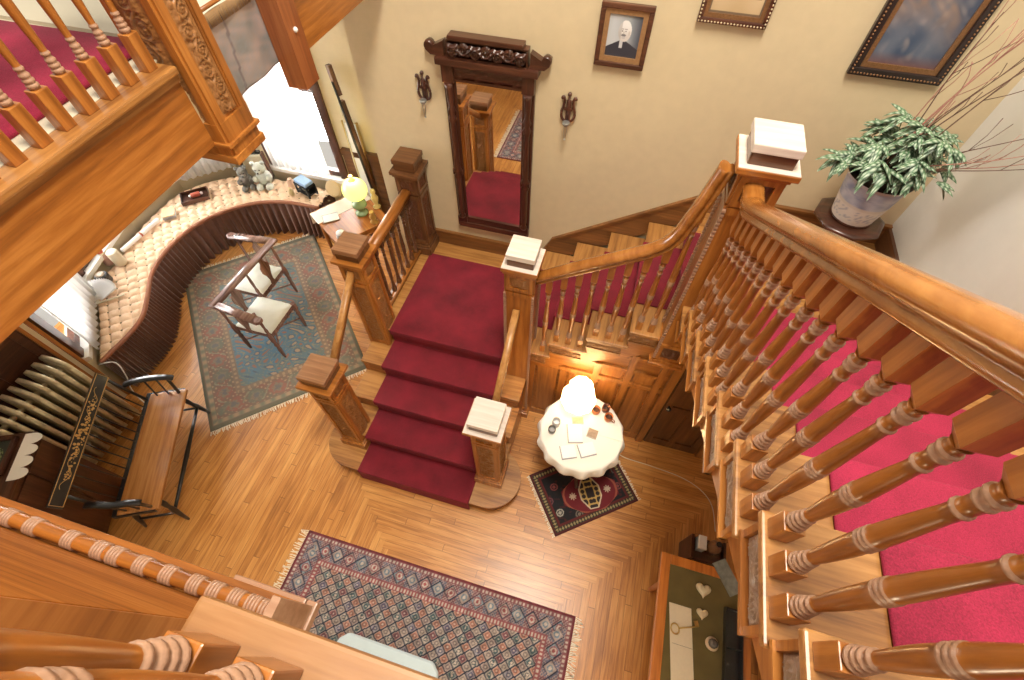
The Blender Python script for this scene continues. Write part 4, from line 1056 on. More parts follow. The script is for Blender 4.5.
def shade(u, v):
    a = u*2*PI; pr = [(.004, .135), (.09, .135), (.140, .15), (.138, .19), (.122, .235), (.095, .275), (.075, .305), (.085, .335), (.098, .36), (.088, .385), (.05, .40), (.004, .405)]
    q = v*(len(pr)-1); i = min(int(q), len(pr)-2); f_ = q-i; r = pr[i][0]*(1-f_)+pr[i+1][0]*f_; z = pr[i][1]*(1-f_)+pr[i+1][1]*f_
    r *= 1+.05*math.cos(a*9)*math.sin(PI*v); return Vector((r*math.cos(a), r*math.sin(a), z))
b.grid(72, 44, shade); b.build('lamp_shade', SHADE, lm, loc=(0, 0, 0))
cd = MB(); cd.tube(smoothpath([(.47, 1.95, .004), (.60, 1.86, .006), (.87, 1.84, .006), (1.16, 1.81, .006), (1.35, 1.74, .006), (1.46, 1.62, .006), (1.50, 1.40, .006)], 6), .004, 6)
cd.build('lamp_cord', CREAM, lm)

# ------------------------------------------------------------------ window seat
FR = smoothpath([(-4.50, 1.20, 0), (-4.49, 1.33, 0), (-4.47, 1.55, 0), (-4.50, 1.78, 0), (-4.64, 2.03, 0), (-4.83, 2.35, 0), (-4.90, 2.77, 0), (-4.80, 3.22, 0), (-4.46, 3.62, 0), (-4.05, 3.79, 0), (-3.58, 3.81, 0)], 10)
BK = smoothpath([(-4.60, 1.30, 0), (-4.75, 1.48, 0), (-4.93, 1.66, 0), (-5.12, 1.84, 0), (-5.26, 2.05, 0), (-5.33, 2.45, 0), (-5.44, 2.95, 0), (-5.40, 3.58, 0), (-5.02, 4.00, 0), (-4.45, 4.15, 0), (-3.58, 4.16, 0)], 10)
def along(P, t): 
    q = t*(len(P)-1); i = min(int(q), len(P)-2); return P[i].lerp(P[i+1], q-i)
ws = thing('window_seat', 'curved tufted peach window seat with a dark pleated skirt in the bay', 'window seat', (-4.7, 2.7, 0))
def tuft(x, y):
    a = math.sin(PI*(x+y)/.15); c = math.sin(PI*(x-y)/.15); return (abs(a)*abs(c))**.35
b = MB(); b.grid(300, 70, lambda u, v: (lambda p: Vector((p.x, p.y, .455+.045*tuft(p.x, p.y)*min(1, (1-abs(2*v-1))*6+.25))))(along(FR, u).lerp(along(BK, u), v)))
b.build('tufted_cushion', TUFT, ws)
b = MB()
for i in range(-80, 80):
    for j in range(-80, 80):
        x = (i+j)*.075; y = (i-j)*.075
        if -5.5 < x < -3.4 and 1.2 < y < 4.2:
            # inside test against the strip
            best = min(range(0, len(FR), 2), key=lambda k: min((FR[k].lerp(BK[k], .5)-Vector((x, y, 0))).length, 9)); A, B_ = FR[best], BK[best]
            ax = (B_-A); tt = (Vector((x, y, 0))-A).dot(ax)/ax.length_squared
            if .04 < tt < .97 and (A+ax*tt-Vector((x, y, 0))).length < .09: b.ball((x, y, .464), .015, (1, 1, .6), 6)
b.build('tuft_buttons', BUTTON, ws)['kind'] = 'stuff'
b = MB(); b.tube([p+Vector((0, 0, .465)) for p in FR], .022, 8); b.build('edge_piping', PIPING, ws)
FL = [0]
for p, q in zip(FR, FR[1:]): FL.append(FL[-1]+(q-p).length)
def skirtfn(u, v):
    p = along(FR, u); q = along(FR, min(1, u+.004))-along(FR, max(0, u-.004)); q.normalize(); n = Vector((q.y, -q.x, 0))
    s = u*FL[-1]; amp = .008+.030*(1-v); w = abs(math.sin(s*52+1.5*math.sin(s*9)))*2-1; z = .01+(.45-.01)*v
    return p+n*(.004+amp*(w*.9+.5)+.03*(1-v))+Vector((0, 0, z))
b = MB(); b.grid(560, 10, skirtfn); b.build('pleated_skirt', SKIRT, ws)
b = MB(); pts = [(p.x, p.y) for p in FR[::3]]+[(p.x, p.y) for p in BK[::-3]]; b.prism(pts, 'Z', .02, .45); b.build('seat_base', MAHOG['Y'], ws)

# objects on the window seat
ZS = .50
def simple(name, label, cat, mb, mat): return tag(seat_origin(mb.build(name, mat)), label, cat)
b = MB(); b.lathe([(.05, 0), (.06, .01), (.058, .17), (.05, .18), (.02, .185)], (-5.20, 2.33, ZS), 20); simple('cream_canister', 'cream coloured round canister on the left part of the window seat', 'canister', b, CREAM)
t = thing('camera_tin', 'dark round tin with a pale lid on the window seat beside the canister', 'tin', (-5.16, 2.06, ZS))
b = MB(); b.lathe([(.06, 0), (.065, .01), (.065, .10), (.055, .11)], n=18); b.build('tin_body', LEAD, t, loc=(0, 0, 0)); b = MB(); b.lathe([(.045, .111), (.045, .118), (.02, .12)], n=18); b.build('lid', plain('tan_lid', (.35, .27, .18), .4), t, loc=(0, 0, 0))
t = thing('red_bonnet_doll', 'small doll with a red cloth cap at the left part of the window seat', 'doll', (-5.33, 2.30, ZS))
b = MB(); b.lathe([(.05, 0), (.055, .03), (.03, .11), (.02, .13)], n=14); b.build('doll_body', plain('doll_cloth', (.5, .3, .24), .8), t, loc=(0, 0, 0)); b = MB(); b.ball((0, 0, .155), .03); b.build('doll_head', CREAM, t, loc=(0, 0, 0)); b = MB(); b.ball((0, .0, .172), .033, (1, 1, .7)); b.build('cap', REDB, t, loc=(0, 0, 0))
t = thing('folded_fan', 'white pleated paper fan at the left end of the window seat', 'fan', (-5.02, 1.78, ZS), .78)
b = MB(); b.grid(40, 4, lambda u, v: Vector(((.04+.20*v)*math.cos(u*2.2), (.04+.20*v)*math.sin(u*2.2), .02+.012*(1 if int(u*40) % 2 else -1)*v+.10*v))); o = b.build('fan_leaf', PAPER, t, loc=(0, 0, 0)); o.modifiers.new('thick', 'SOLIDIFY').thickness = .002
b = MB(); b.box(-.01, .25, -.008, .008, 0, .012); b.box(-.14, .02, -.006, .2, 0, .01, RZ(.3)); b.build('fan_sticks', CREAM, t, loc=(0, 0, 0))
t = thing('drawing_scroll', 'long pale paper roll lying along the back of the window seat', 'scroll', (-5.28, 2.75, ZS), 1.50)
b = MB(); b.lathe([(.022, -.28), (.026, -.27), (.026, .27), (.022, .28)], n=14, M=T(0, 0, .03) @ Matrix.Rotation(PI/2, 4, 'Y')); b.build('paper_roll', PAPER, t, loc=(0, 0, 0)); b = MB(); b.lathe([(.028, -.01), (.028, .01)], n=14, M=T(0, 0, .03) @ Matrix.Rotation(PI/2, 4, 'Y')); b.build('ribbon', REDB, t, loc=(0, 0, 0))
booklet(-5.22, 3.16, ZS, .75, .13, .16, .035, 'thick yellow tan book lying on the middle of the window seat', mat=PAPER, cover=None, name='booklet')
b = MB(); b.box(-.068, .068, -.083, .083, 0, .008, T(-5.22, 3.16, ZS+.036) @ RZ(.75)); simple('book_board', 'tan leather board lying on the thick book on the window seat', 'book cover', b, plain('tan_leather', (.50, .34, .14), .5, var=.2))
t = thing('display_tray', 'dark wooden tray holding a red thing at the middle of the window seat', 'tray', (-5.12, 3.52, ZS), .75)
b = MB(); b.box(-.16, .16, -.11, .11, 0, .012)
for q in ((-.16, -.148, -.11, .11), (.148, .16, -.11, .11), (-.16, .16, -.11, -.098), (-.16, .16, .098, .11)): b.box(*q, .012, .05)
b.build('tray_body', MAHOG['X'], t, loc=(0, 0, 0))
t = thing('red_spindle', 'red spindle with white ends lying in the dark wooden tray', 'spindle', (-5.12, 3.52, ZS+.013), .75)
b = MB(); b.lathe([(.012, -.06), (.028, -.05), (.03, .04), (.012, .05)], n=14, M=T(.02, 0, .03) @ Matrix.Rotation(PI/2, 4, 'Y')); b.build('spindle_body', REDB, t, loc=(0, 0, 0))
b = MB(); b.ball((.085, 0, .03), .018); b.ball((-.05, 0, .03), .016); b.build('spindle_end', PAPER, t, loc=(0, 0, 0))
# two soft toys and a brush stand
def toy(x, y, s, mat, label, rz):
    t = thing('stuffed_toy', label, 'toy', (x, y, ZS-.01), rz)
    b = MB(); b.ball((0, 0, .09*s), .085*s, (1, .9, 1.1), 14)
    for q in (-1, 1): b.ball((q*.07*s, -.05*s, .11*s), .035*s, (1, 1.3, 1)); b.ball((q*.05*s, -.09*s, .03*s), .04*s, (1, 1.4, .9))
    b.build('toy_body', mat, t, loc=(0, 0, 0))
    b = MB(); b.ball((0, -.02*s, .22*s), .065*s, n=14)
    for q in (-1, 1): b.ball((q*.05*s, -.01*s, .275*s), .024*s)
    b.ball((0, -.075*s, .205*s), .028*s); b.build('toy_head', mat, t, loc=(0, 0, 0))
    b = MB()
    for q in (-1, 1): b.ball((q*.022*s, -.082*s, .235*s), .007*s)
    b.ball((0, -.103*s, .21*s), .009*s); b.build('toy_eyes', BLACK, t, loc=(0, 0, 0))
toy(-4.62, 3.92, 1.0, plain('grey_plush', (.20, .19, .17), .95, var=.5, bscale=25, bump=1), 'dark grey plush toy on the window seat below the hanging post', .7)
toy(-4.42, 4.02, 1.15, plain('pale_plush', (.55, .57, .50), .95, var=.3, bscale=25, bump=1), 'larger pale grey plush toy beside the dark one on the window seat', .4)
t = thing('bristle_brush', 'long wooden brush with dark bristles leaning behind the plush toys', 'brush', (-4.55, 4.08, .84), .35)
b = MB(); b.box(-.15, .15, -.03, .03, 0, .025, bev=.008); b.build('brush_back', CREAM, t, loc=(0, 0, 0))
b = MB()
for i in range(16): b.box(-.14+i*.0185-.006, -.14+i*.0185+.006, -.022, .022, .025, .06)
b.build('bristles', BLACK, t, loc=(0, 0, 0))
for x in (-.16, .16): b = MB(); b.box(x-.01, x+.01, -.04, .04, -.33, .03); b.build('rack_leg', MAHOG['Z'], t, loc=(0, 0, 0))
# blue toy stove
t = thing('toy_stove', 'blue and black toy stove at the right end of the window seat', 'toy', (-3.82, 4.0, ZS), -.35)
b = MB(); b.box(-.12, .12, -.07, .07, .03, .045); b.box(-.12, .12, -.07, .07, .13, .15)
for sx in (-1, 1):
    for sy in (-1, 1): b.box(sx*.11-.01, sx*.11+.01, sy*.06-.01, sy*.06+.01, 0, .14)
b.box(-.12, .12, .05, .07, .04, .14); b.build('stove_frame', LEAD, t, loc=(0, 0, 0))
b = MB(); b.box(-.11, .11, -.065, .065, .15, .20, bev=.02); b.build('stove_top', BLUEP, t, loc=(0, 0, 0)); b = MB(); b.ball((0, -.01, .075), .045, (1.3, .8, .7)); b.build('kettle', plain('tan_pot', (.4, .34, .2), .4), t, loc=(0, 0, 0))
for i, (x, y, w_) in enumerate(((-4.08, 4.06, .05), (-3.98, 3.90, .035))):
    b = MB(); b.lathe([(w_*.7, 0), (w_, .02), (w_, .07), (w_*.5, .09), (w_*.55, .11)], (x, y, ZS), 14)
    simple('small_vase', ('small cream pot behind the toys on the window seat', 'small cream pot in front of the toy stove on the window seat')[i], 'pot', b, plain('peach_glaze_%d' % i, (.70, .46+.1*i, .32), .3))

# ------------------------------------------------------------------ lamp table with globe lamp
LT = (-2.92, 3.52); la = -.6
t = thing('lamp_table', 'small square table with the globe lamp behind the landing', 'table', (LT[0], LT[1], 0), la)
b = MB(); b.box(-.33, .33, -.33, .33, .72, .745, bev=.005); b.build('tabletop', OAK['X'], t, loc=(0, 0, 0))
b = MB(); b.box(-.29, .29, -.29, .29, .64, .72); b.build('apron', OAK['X'], t, loc=(0, 0, 0))
for sx in (-1, 1):
    for sy in (-1, 1): b = MB(); b.lathe([(.016, 0), (.022, .3), (.026, .64)], (sx*.27, sy*.27, 0), 10); b.build('leg', OAK['Z'], t, loc=(0, 0, 0))
b = MB()
Mx = T(LT[0], LT[1], 0) @ RZ(la)
b.grid(40, 40, lambda u, v: Mx @ Vector((-.36+u*.26, -.34+v*.68, .748-(.18*max(0, (.16-u))/.16 if u < .16 else 0)+.003*math.sin(v*40)*(u < .2)))); o = b.build('table_runner', CLOTHW); o.modifiers.new('thick', 'SOLIDIFY').thickness = .002
tag(seat_origin(o), 'white cloth over the left half of the lamp table', 'cloth')
gx, gy = -2.80, 3.60
t = thing('globe_lamp', 'oil style lamp with a glowing yellow green glass globe', 'lamp', (gx, gy, .75))
b = MB(); b.lathe([(.07, 0), (.075, .015), (.05, .03), (.03, .05), (.06, .09), (.085, .12), (.075, .16), (.035, .18), (.03, .20)], n=22); b.build('lamp_font', GREENG, t, loc=(0, 0, 0))
b = MB(); b.lathe([(.04, .20), (.06, .21), (.055, .225), (.03, .23)], n=18); b.lathe([(.03, .425), (.035, .435), (.03, .44)], n=18); b.build('gallery_ring', BRASS, t, loc=(0, 0, 0))
GLOBE = plain('lit_yellow_globe', (.75, .80, .25), .25, emit=(.78, .76, .22), es=1.3)
b = MB(); P = [(.135*math.sin(a), .325-.125*math.cos(a)) for a in [.35+k*(PI-.65)/16 for k in range(17)]]; b.lathe(P, n=28, cap=False); b.build('globe_shade', GLOBE, t, loc=(0, 0, 0))
b = MB(); b.lathe([(.022, .43), (.02, .50)], n=12, cap=False); b.build('chimney', plain('pale_glass', (.8, .75, .4), .1), t, loc=(0, 0, 0))
# glass, bowl and figurines on the lamp table
def on_table(x, y, z=.752): return (x, y, z)
t = thing('cut_glass_jar', 'cut glass jar with a silver lid at the front of the lamp table', 'jar', (-2.82, 3.16, .752))
b = MB(); b.lathe([(.045, 0), (.055, .01), (.055, .06), (.04, .08)], n=12); b.build('jar_body', glassy, t, loc=(0, 0, 0)); b = MB(); b.lathe([(.045, .08), (.045, .092), (.02, .10), (.008, .11)], n=16); b.build('lid', PAPER, t, loc=(0, 0, 0))
for x, y, lab, mt, h in ((-3.02, 3.80, 'amber glass figurine behind the globe lamp', plain('amber_glass', (.75, .45, .08), .15, coat=.5), .26), (-2.68, 3.74, 'pale gold vase right of the globe lamp', plain('gold_glaze', (.70, .55, .22), .3), .24), (-2.60, 3.50, 'small gilt candlestick on the right edge of the lamp table', BRASS, .15)):
    b = MB(); b.lathe([(.04, 0), (.045, .01), (.02, .03), (.035, .4*h), (.042, .55*h), (.018, .75*h), (.03, .9*h), (.022, h)], (x, y, .752), 16); simple('vase' if 'vase' in lab else ('figurine' if 'figurine' in lab else 'candlestick'), lab, 'ornament', b, mt)
b = MB(); b.lathe([(.02, -.01), (.085, .0), (.10, .012), (.085, .016), (.02, .008)], n=26, M=T(-3.22, 3.78, .86) @ Matrix.Rotation(1.2, 4, 'X')); b.box(-3.26, -3.18, 3.77, 3.84, .752, .80); simple('display_plate', 'tan plate standing upright behind the white table cloth', 'plate', b, plain('tan_plate', (.55, .40, .22), .35))
booklet(-3.10, 3.42, .753, -.9, .12, .17, .01, 'white booklet lying on the cloth of the lamp table')

# long gun leaning in the corner
t = thing('long_gun', 'long antique gun leaning in the alcove corner behind the globe lamp', 'gun', (-2.42, 3.95, 0))
A, B_ = Vector((-2.38, 3.60, .02)), Vector((-2.98, 4.16, 1.62))
A = Vector((-2.80, 4.03, .02)); B_ = Vector((-3.06, 4.17, 1.92))
b = MB(); b.sweep([A, A.lerp(B_, .12), A.lerp(B_, .22), A.lerp(B_, .34)], [(-.018, -.05), (.018, -.05), (.018, .05), (-.018, .05)], scale=[1.3, 1.05, .75, .65], smooth=False); b.sweep([A.lerp(B_, .3), A.lerp(B_, .9)], [(-.026, -.026), (.026, -.026), (.026, .026), (-.026, .026)]); b.build('stock', DOAK['Z'], t)
b = MB(); b.tube([A.lerp(B_, .32)+Vector((0, -.03, .01)), B_+Vector((0, -.03, .01))], .013, 10); b.build('barrel', LEAD, t)
b = MB(); b.tube(smoothpath([A.lerp(B_, .25)+Vector((-.03, -.05, 0)), A.lerp(B_, .5)+Vector((-.10, -.05, -.03)), A.lerp(B_, .86)+Vector((-.02, -.04, 0))], 6), .006, 6); b.build('sling', CREAM, t)
b = MB(); b.sweep([A.lerp(B_, .93), A.lerp(B_, 1.08)], [(-.022, -.03), (.022, -.03), (.022, .03), (-.022, .03)], smooth=False); b.build('muzzle_cover', DOAK['Z'], t)
t = thing('leaning_panel', 'narrow white framed panel leaning on the alcove wall behind the gun', 'panel', (-3.0, 4.17, 0))
b = MB(); b.box(-3.12, -2.97, 4.192, 4.208, .0, 1.45); b.build('panel_board', WHITE, t); b = MB(); b.box(-3.14, -3.12, 4.188, 4.209, 0, 1.47); b.box(-2.97, -2.95, 4.188, 4.209, 0, 1.47); b.build('panel_edge', BRASS, t)

# ------------------------------------------------------------------ tapestry
def tapcol(u, v):
    c = mixc((.20, .19, .18), (.36, .27, .24), .5+.7*nsin(u*2, v*2, .2)); c = mixc(c, (.40, .23, .10), max(0, v-.7)*2.2)
    if .34+.12*v < u < .37+.12*v: c = mixc(c, (.10, .07, .07), .7)
    return mixc(c, (.22, .24, .27), .4*abs(nsin(u*5, v*5, 2)))
t = thing('wall_tapestry', 'faded grey brown tapestry hanging between the two hanging posts', 'tapestry', (-1.86, 1.9, 3.18))
b = MB(); b.grid(40, 40, lambda u, v: Vector((-1.865+.006*math.sin(u*12), 1.685+u*.46, 3.185+v*.34)), colfn=tapcol); o = b.build('tapestry_cloth', RUGM, t); o.modifiers.new('thick', 'SOLIDIFY').thickness = .006
b = MB()
for i in range(60): b.tube([(-1.853, 1.69+i*.0071, 3.53), (-1.850, 1.69+i*.0071+rnd(-.003, .003), 3.475)], .0022, 4)
o = b.build('top_fringe', plain('brown_fringe', (.36, .22, .10), .9), t); o['kind'] = 'stuff'
b = MB(); b.tube([(-1.86, 1.69, 3.545), (-1.86, 2.115, 3.545)], .009, 10); b.build('hanging_rod', OAK['Y'], t)

# ------------------------------------------------------------------ conversation chair (two seats facing opposite ways)
t = thing('conversation_chair', 'dark wood two seat conversation chair with an S shaped arm rail and ivory cushions', 'chair', (-3.5, 2.4, 0))
P1, P2, P3, P4 = (-3.95, 2.82, .80), (-3.49, 2.87, .80), (-3.55, 1.95, .80), (-3.05, 1.89, .80)
b = MB(); pr = [(-.042, -.014), (.042, -.014), (.044, .006), (.03, .016), (-.03, .016), (-.044, .006)]
def seg(p, q):
    d = (Vector(q)-Vector(p)).normalized()*.03; return [Vector(p)-d, Vector(q)+d]
b.sweep(seg(P1, P2), pr); b.sweep([p+Vector((0, 0, .0015)) for p in seg(P2, P3)], pr); b.sweep(seg(P3, P4), pr); b.lathe([(.03, .782), (.042, .79), (.042, .81), (.03, .818)], (P1[0]-.02, P1[1], 0), 14); b.lathe([(.03, .782), (.042, .79), (.042, .81), (.03, .818)], (P4[0]+.02, P4[1], 0), 14)
b.build('arm_rail', CHAIRW['Y'], t)
legs = [((-3.49, 2.82), .79), ((-3.13, 2.40), .42), ((-3.13, 1.96), .79), ((-3.56, 1.96), .79), ((-3.92, 2.82), .79), ((-3.92, 2.42), .42), ((-3.52, 2.40), .79)]
for (x, y), h in legs:
    b = MB()
    P = [(.009, 0), (.016, .05), (.022, .16), (.015, .22), (.024, .25), (.015, .28), (.026, .33), (.026, .42)]
    if h > .5: P += [(.014, .46), (.018, .50), (.012, .54), (.016, .64), (.011, .74), (.015, .79)]
    b.lathe(P, (x, y, 0), 10); b.build('leg', CHAIRW['Z'], t)
for cx, cy_ in ((-3.335, 2.18), (-3.715, 2.62)):
    b = MB(); b.box(cx-.215, cx+.215, cy_-.215, cy_+.215, .36, .415, bev=.006); b.build('seat_frame', CHAIRW['X'], t)
    b = MB(); b.grid(24, 24, lambda u, v: Vector((cx-.21+.42*u, cy_-.21+.42*v, .415+.055*(math.sin(PI*u)*math.sin(PI*v))**.45+.004*nsin(u*3, v*3)))); b.build('cushion', CUSH, t)
# splats and spindles
def splat(p, d, z0=.42, z1=.785):
    p = Vector(p); d = Vector(d).normalized(); n = Vector((-d.y, d.x, 0)); b = MB()
    prof = [(.0, .028), (.12, .020), (.3, .032), (.5, .062), (.68, .060), (.82, .026), (.92, .03), (1, .045)]
    L_, R_ = [], []
    for t_, w in prof:
        z = z0+(z1-z0)*t_
        L_.append((p-d*w, z)); R_.append((p+d*w, z))
    ring = [(q.x, q.y, z) for q, z in L_]+[(q.x, q.y, z) for q, z in R_[::-1]]
    A = [b.bm.verts.new(Vector(r)+n*.006) for r in ring]; B2 = [b.bm.verts.new(Vector(r)-n*.006) for r in ring]; k = len(ring)
    for i in range(len(prof)-1):
        for Q in (A, B2): b.bm.faces.new([Q[i], Q[i+1], Q[k-2-i], Q[k-1-i]])
    for i in range(k): b.bm.faces.new([A[i], A[(i+1) % k], B2[(i+1) % k], B2[i]])
    b.build('splat', CHAIRW['Z'], t)
splat((-3.545, 2.18, 0), (0, 1, 0)); splat((-3.50, 2.62, 0), (0, 1, 0)); splat((-3.33, 1.94, 0), (1, 0, 0)); splat((-3.72, 2.84, 0), (1, 0, 0))
b = MB()
for p, q in (((-3.13, 2.4), (-3.56, 1.96)), ((-3.13, 1.96), (-3.52, 2.4)), ((-3.92, 2.42), (-3.49, 2.82)), ((-3.92, 2.82), (-3.52, 2.4))): b.tube([(p[0], p[1], .16), (q[0], q[1], .16)], .009, 6)
b.build('stretcher', CHAIRW['X'], t)

# ------------------------------------------------------------------ black settee with stencilled crest
SA = math.atan2(-.898, .44)          # long axis direction
sc_ = Vector((-3.445, .60, 0)); R_ = RZ(SA)   # local x: along, local y: toward the back? front normal is +y
t = thing('black_settee', 'black spindle back settee with gold stencilled crest rail and plain wood seat', 'settee', sc_, SA)
# local frame: x runs along the bench, +y points to the front (towards the stairs)
HL = .56
b = MB(); b.box(-HL, HL, -.13, .195, .425, .455, bev=.01); b.build('seat', SEATW, t, loc=(0, 0, 0))
b = MB(); b.box(-HL-.01, HL+.01, -.16, -.125, .41, .46, bev=.006); b.box(-HL-.012, -HL, -.15, .17, .42, .452); b.box(HL, HL+.012, -.15, .17, .42, .452); b.build('seat_edge', BLACK, t, loc=(0, 0, 0))
Mc = T(.04, -.235, .91) @ Matrix.Rotation(.5, 4, 'X')
b = MB(); b.box(-.56, .56, -.012, .012, -.05, .05, Mc, bev=.005); b.build('crest_rail', BLACK, t, loc=(0, 0, 0))
b = MB()
for z in (-.043, .043): b.box(-.55, .55, .012, .0135, z-.0025, z+.0025, Mc)
for z in (-.55, .547): b.box(z, z+.003, .012, .0135, -.043, .043, Mc)
for k in range(130):
    u = rnd(-1, 1)*.36; v = rnd(-1, 1)*.028*(1 if abs(u) < .12 else .6+.4*math.sin(u*40)); s = rnd(.004, .011)*(1.2 if abs(u) < .1 else .8)
    b.lathe([(s, -.0005), (s, .0012)], n=5, M=Mc @ T(u, .0125, v) @ Matrix.Rotation(-PI/2, 4, 'X'))
for s in (-1, 1):
    b.tube([Mc @ Vector((s*x*.01, .0135, .022*math.sin(x*.35))) for x in range(10, 44)], .0025, 4)
b.build('gold_stencil', GOLD, t, loc=(0, 0, 0))
for k in range(13):
    x = -.50+k*1.0/12; b = MB(); b.tube([(x, -.14, .45), (x, -.20, .70), (x, -.225, .875)], .0055 if 0 < k < 12 else .013, 7); b.build('spindle', BLACK, t, loc=(0, 0, 0))
for s in (-1, 1):
    b = MB(); x = s*.545
    b.sweep(smoothpath([(x*.97, -.20, .70), (x, -.12, .715), (x+s*.02, .0, .70), (x+s*.02, .10, .69), (x+s*.02, .16, .67), (x+s*.02, .18, .65)], 4), [(-.024, -.012), (.024, -.012), (.024, .010), (-.024, .010)]); b.build('arm_rest', BLACK, t, loc=(0, 0, 0))
    for y in (-.05, .05, .14):
        b = MB(); b.tube([(s*.53, y-.01, .45), (s*.56, y, .695-.1*max(0, y))], .008 if y < .1 else .014, 7); b.build('arm_spindle', BLACK, t, loc=(0, 0, 0))
    for y, dy in ((.15, .03), (-.10, -.08)):
        b = MB(); A = Vector((s*.47, y, .43)); B_ = Vector((s*.53, y+dy, 0)); b.tube([A, A.lerp(B_, .2), A.lerp(B_, .35), A.lerp(B_, .5), A.lerp(B_, .75), B_], .020, 9, radii=[.8, 1.1, .8, 1.2, .9, .55]); b.build('leg', BLACK, t, loc=(0, 0, 0))
    b = MB(); b.tube([(s*.51, .17, .16), (s*.51, -.155, .16)], .011, 7); b.build('stretcher', BLACK, t, loc=(0, 0, 0))
b = MB(); b.tube([(-.50, .167, .20), (-.2, .167, .20), (0, .167, .20), (.2, .167, .20), (.50, .167, .20)], .017, 9, radii=[.8, 1, 1.25, 1, .8]); b.build('stretcher', BLACK, t, loc=(0, 0, 0))

# ------------------------------------------------------------------ radiator
t = thing('column_radiator', 'bronze painted column radiator against the left wall behind the settee', 'radiator', (-4.25, .62, 0))
ny_ = 12
for k in range(ny_):
    y = .08+k*.078; b = MB()
    for x in (-4.38, -4.28, -4.18): b.sweep([(x, y, .10), (x, y, .98)], [(-.036, -.012), (-.030, -.018), (.030, -.018), (.036, -.012), (.036, .012), (.030, .018), (-.030, .018), (-.036, .012)], up=(0, 1, 0))
    b.sweep(smoothpath([(-4.41, y, .95), (-4.38, y, 1.0), (-4.28, y, 1.02), (-4.18, y, 1.0), (-4.15, y, .95)], 4), [(-.015, -.028), (.015, -.028), (.015, .028), (-.015, .028)], up=(0, 0, 1))
    b.box(-4.41, -4.15, y-.02, y+.02, .07, .13, bev=.006)
    if k in (0, ny_-1): b.box(-4.38, -4.33, y-.02, y+.02, 0, .08); b.box(-4.23, -4.18, y-.02, y+.02, 0, .08)
    b.build('radiator_section', RAD, t)
b = MB(); b.tube([(-4.28, .06, .17), (-4.28, .96, .17)], .022, 8); b.tube([(-4.28, .06, .90), (-4.28, .96, .90)], .022, 8); b.build('header_pipe', RAD, t)

# dark cabinet with doily and framed flower picture
t = thing('dark_cabinet', 'low dark wood cabinet at the far left beside the radiator', 'cabinet', (-3.83, .20, 0), SA)
Lm = (0, 0, 0)
b = MB(); b.box(-.14, .42, -.20, .06, .05, 1.05); b.build('cabinet_body', MAHOG['Z'], t, loc=Lm)
b = MB(); b.box(-.16, .44, -.22, .09, 1.05, 1.075, bev=.006); b.box(-.15, .43, -.21, .075, 1.02, 1.05); b.build('cabinet_top', MAHOG['X'], t, loc=Lm)
b = MB(); b.box(-.12, .13, .06, .072, .12, .98); b.build('door', MAHOG['Z'], t, loc=Lm); b = MB(); b.box(.15, .40, .06, .072, .12, .98); b.build('door', MAHOG['Z'], t, loc=Lm)
Mk = T(-3.83, .20, 0) @ RZ(SA)
b = MB(); pts = []
nn = 4
outl = [(-.14, .03)]
for k in range(nn):
    c = -.14+.09*(k+.5)
    for q in range(9): a = PI-q*PI/8; outl.append((c+.045*math.cos(a), .085+.075*math.sin(a)))
outl.append((.22, .03))
b.prism(outl, 'Z', 1.077, 1.080, Mk); simple('doily', 'white scalloped doily overhanging the dark cabinet edge', 'doily', b, CLOTHW)
t = thing('flower_picture', 'small dark framed flower picture lying on the cabinet', 'picture', (-3.91, .13, 1.081), SA)
b = MB()
for q in ((-.15, .15, -.10, -.075), (-.15, .15, .075, .10), (-.15, -.125, -.10, .10), (.125, .15, -.10, .10)): b.box(*q, 0, .03, bev=.004)
b.build('frame', MAHOG['X'], t, loc=(0, 0, 0))
def flow(u, v):
    c = (.03, .04, .03); r = math.hypot(u-.5, v-.5)
    if r < .30 and nsin(u*6, v*6, .5) > -.1: c = (.20, .28, .10)
    if r < .20 and nsin(u*8, v*9, 1.5) > 0: c = (.70, .62, .42)
    return c
b = MB(); b.grid(40, 26, lambda u, v: Vector((-.125+.25*u, -.075+.15*v, .012)), colfn=flow, smooth=False); b.build('picture_sheet', PAINTM, t, loc=(0, 0, 0))

# padded bench on the carpet
t = thing('padded_bench', 'low bench with a pale blue padded top standing on the large carpet', 'bench', (-.80, -.22, .0))
po = [(-.40, -.12), (-.40, .0), (-.34, .055), (.30, .055), (.36, .0), (.36, -.12), (.30, -.175), (-.34, -.175)]
b = MB(); b.prism(po, 'Z', .40, .45); b.build('padded_top', plain('pale_blue_cloth', (.56, .68, .74), .8, var=.06, bscale=14, bump=.3), t, loc=(0, 0, 0)).modifiers.new('soft', 'BEVEL').width = .012
b = MB(); b.box(-.36, .32, -.15, .03, .34, .40); b.build('bench_frame', MAHOG['X'], t, loc=(0, 0, 0))
for x in (-.33, .29):
    for y in (-.13, .01): b = MB(); b.lathe([(.014, .012), (.02, .2), (.024, .34)], (x, y, 0), 10); b.build('leg', MAHOG['Z'], t, loc=(0, 0, 0))

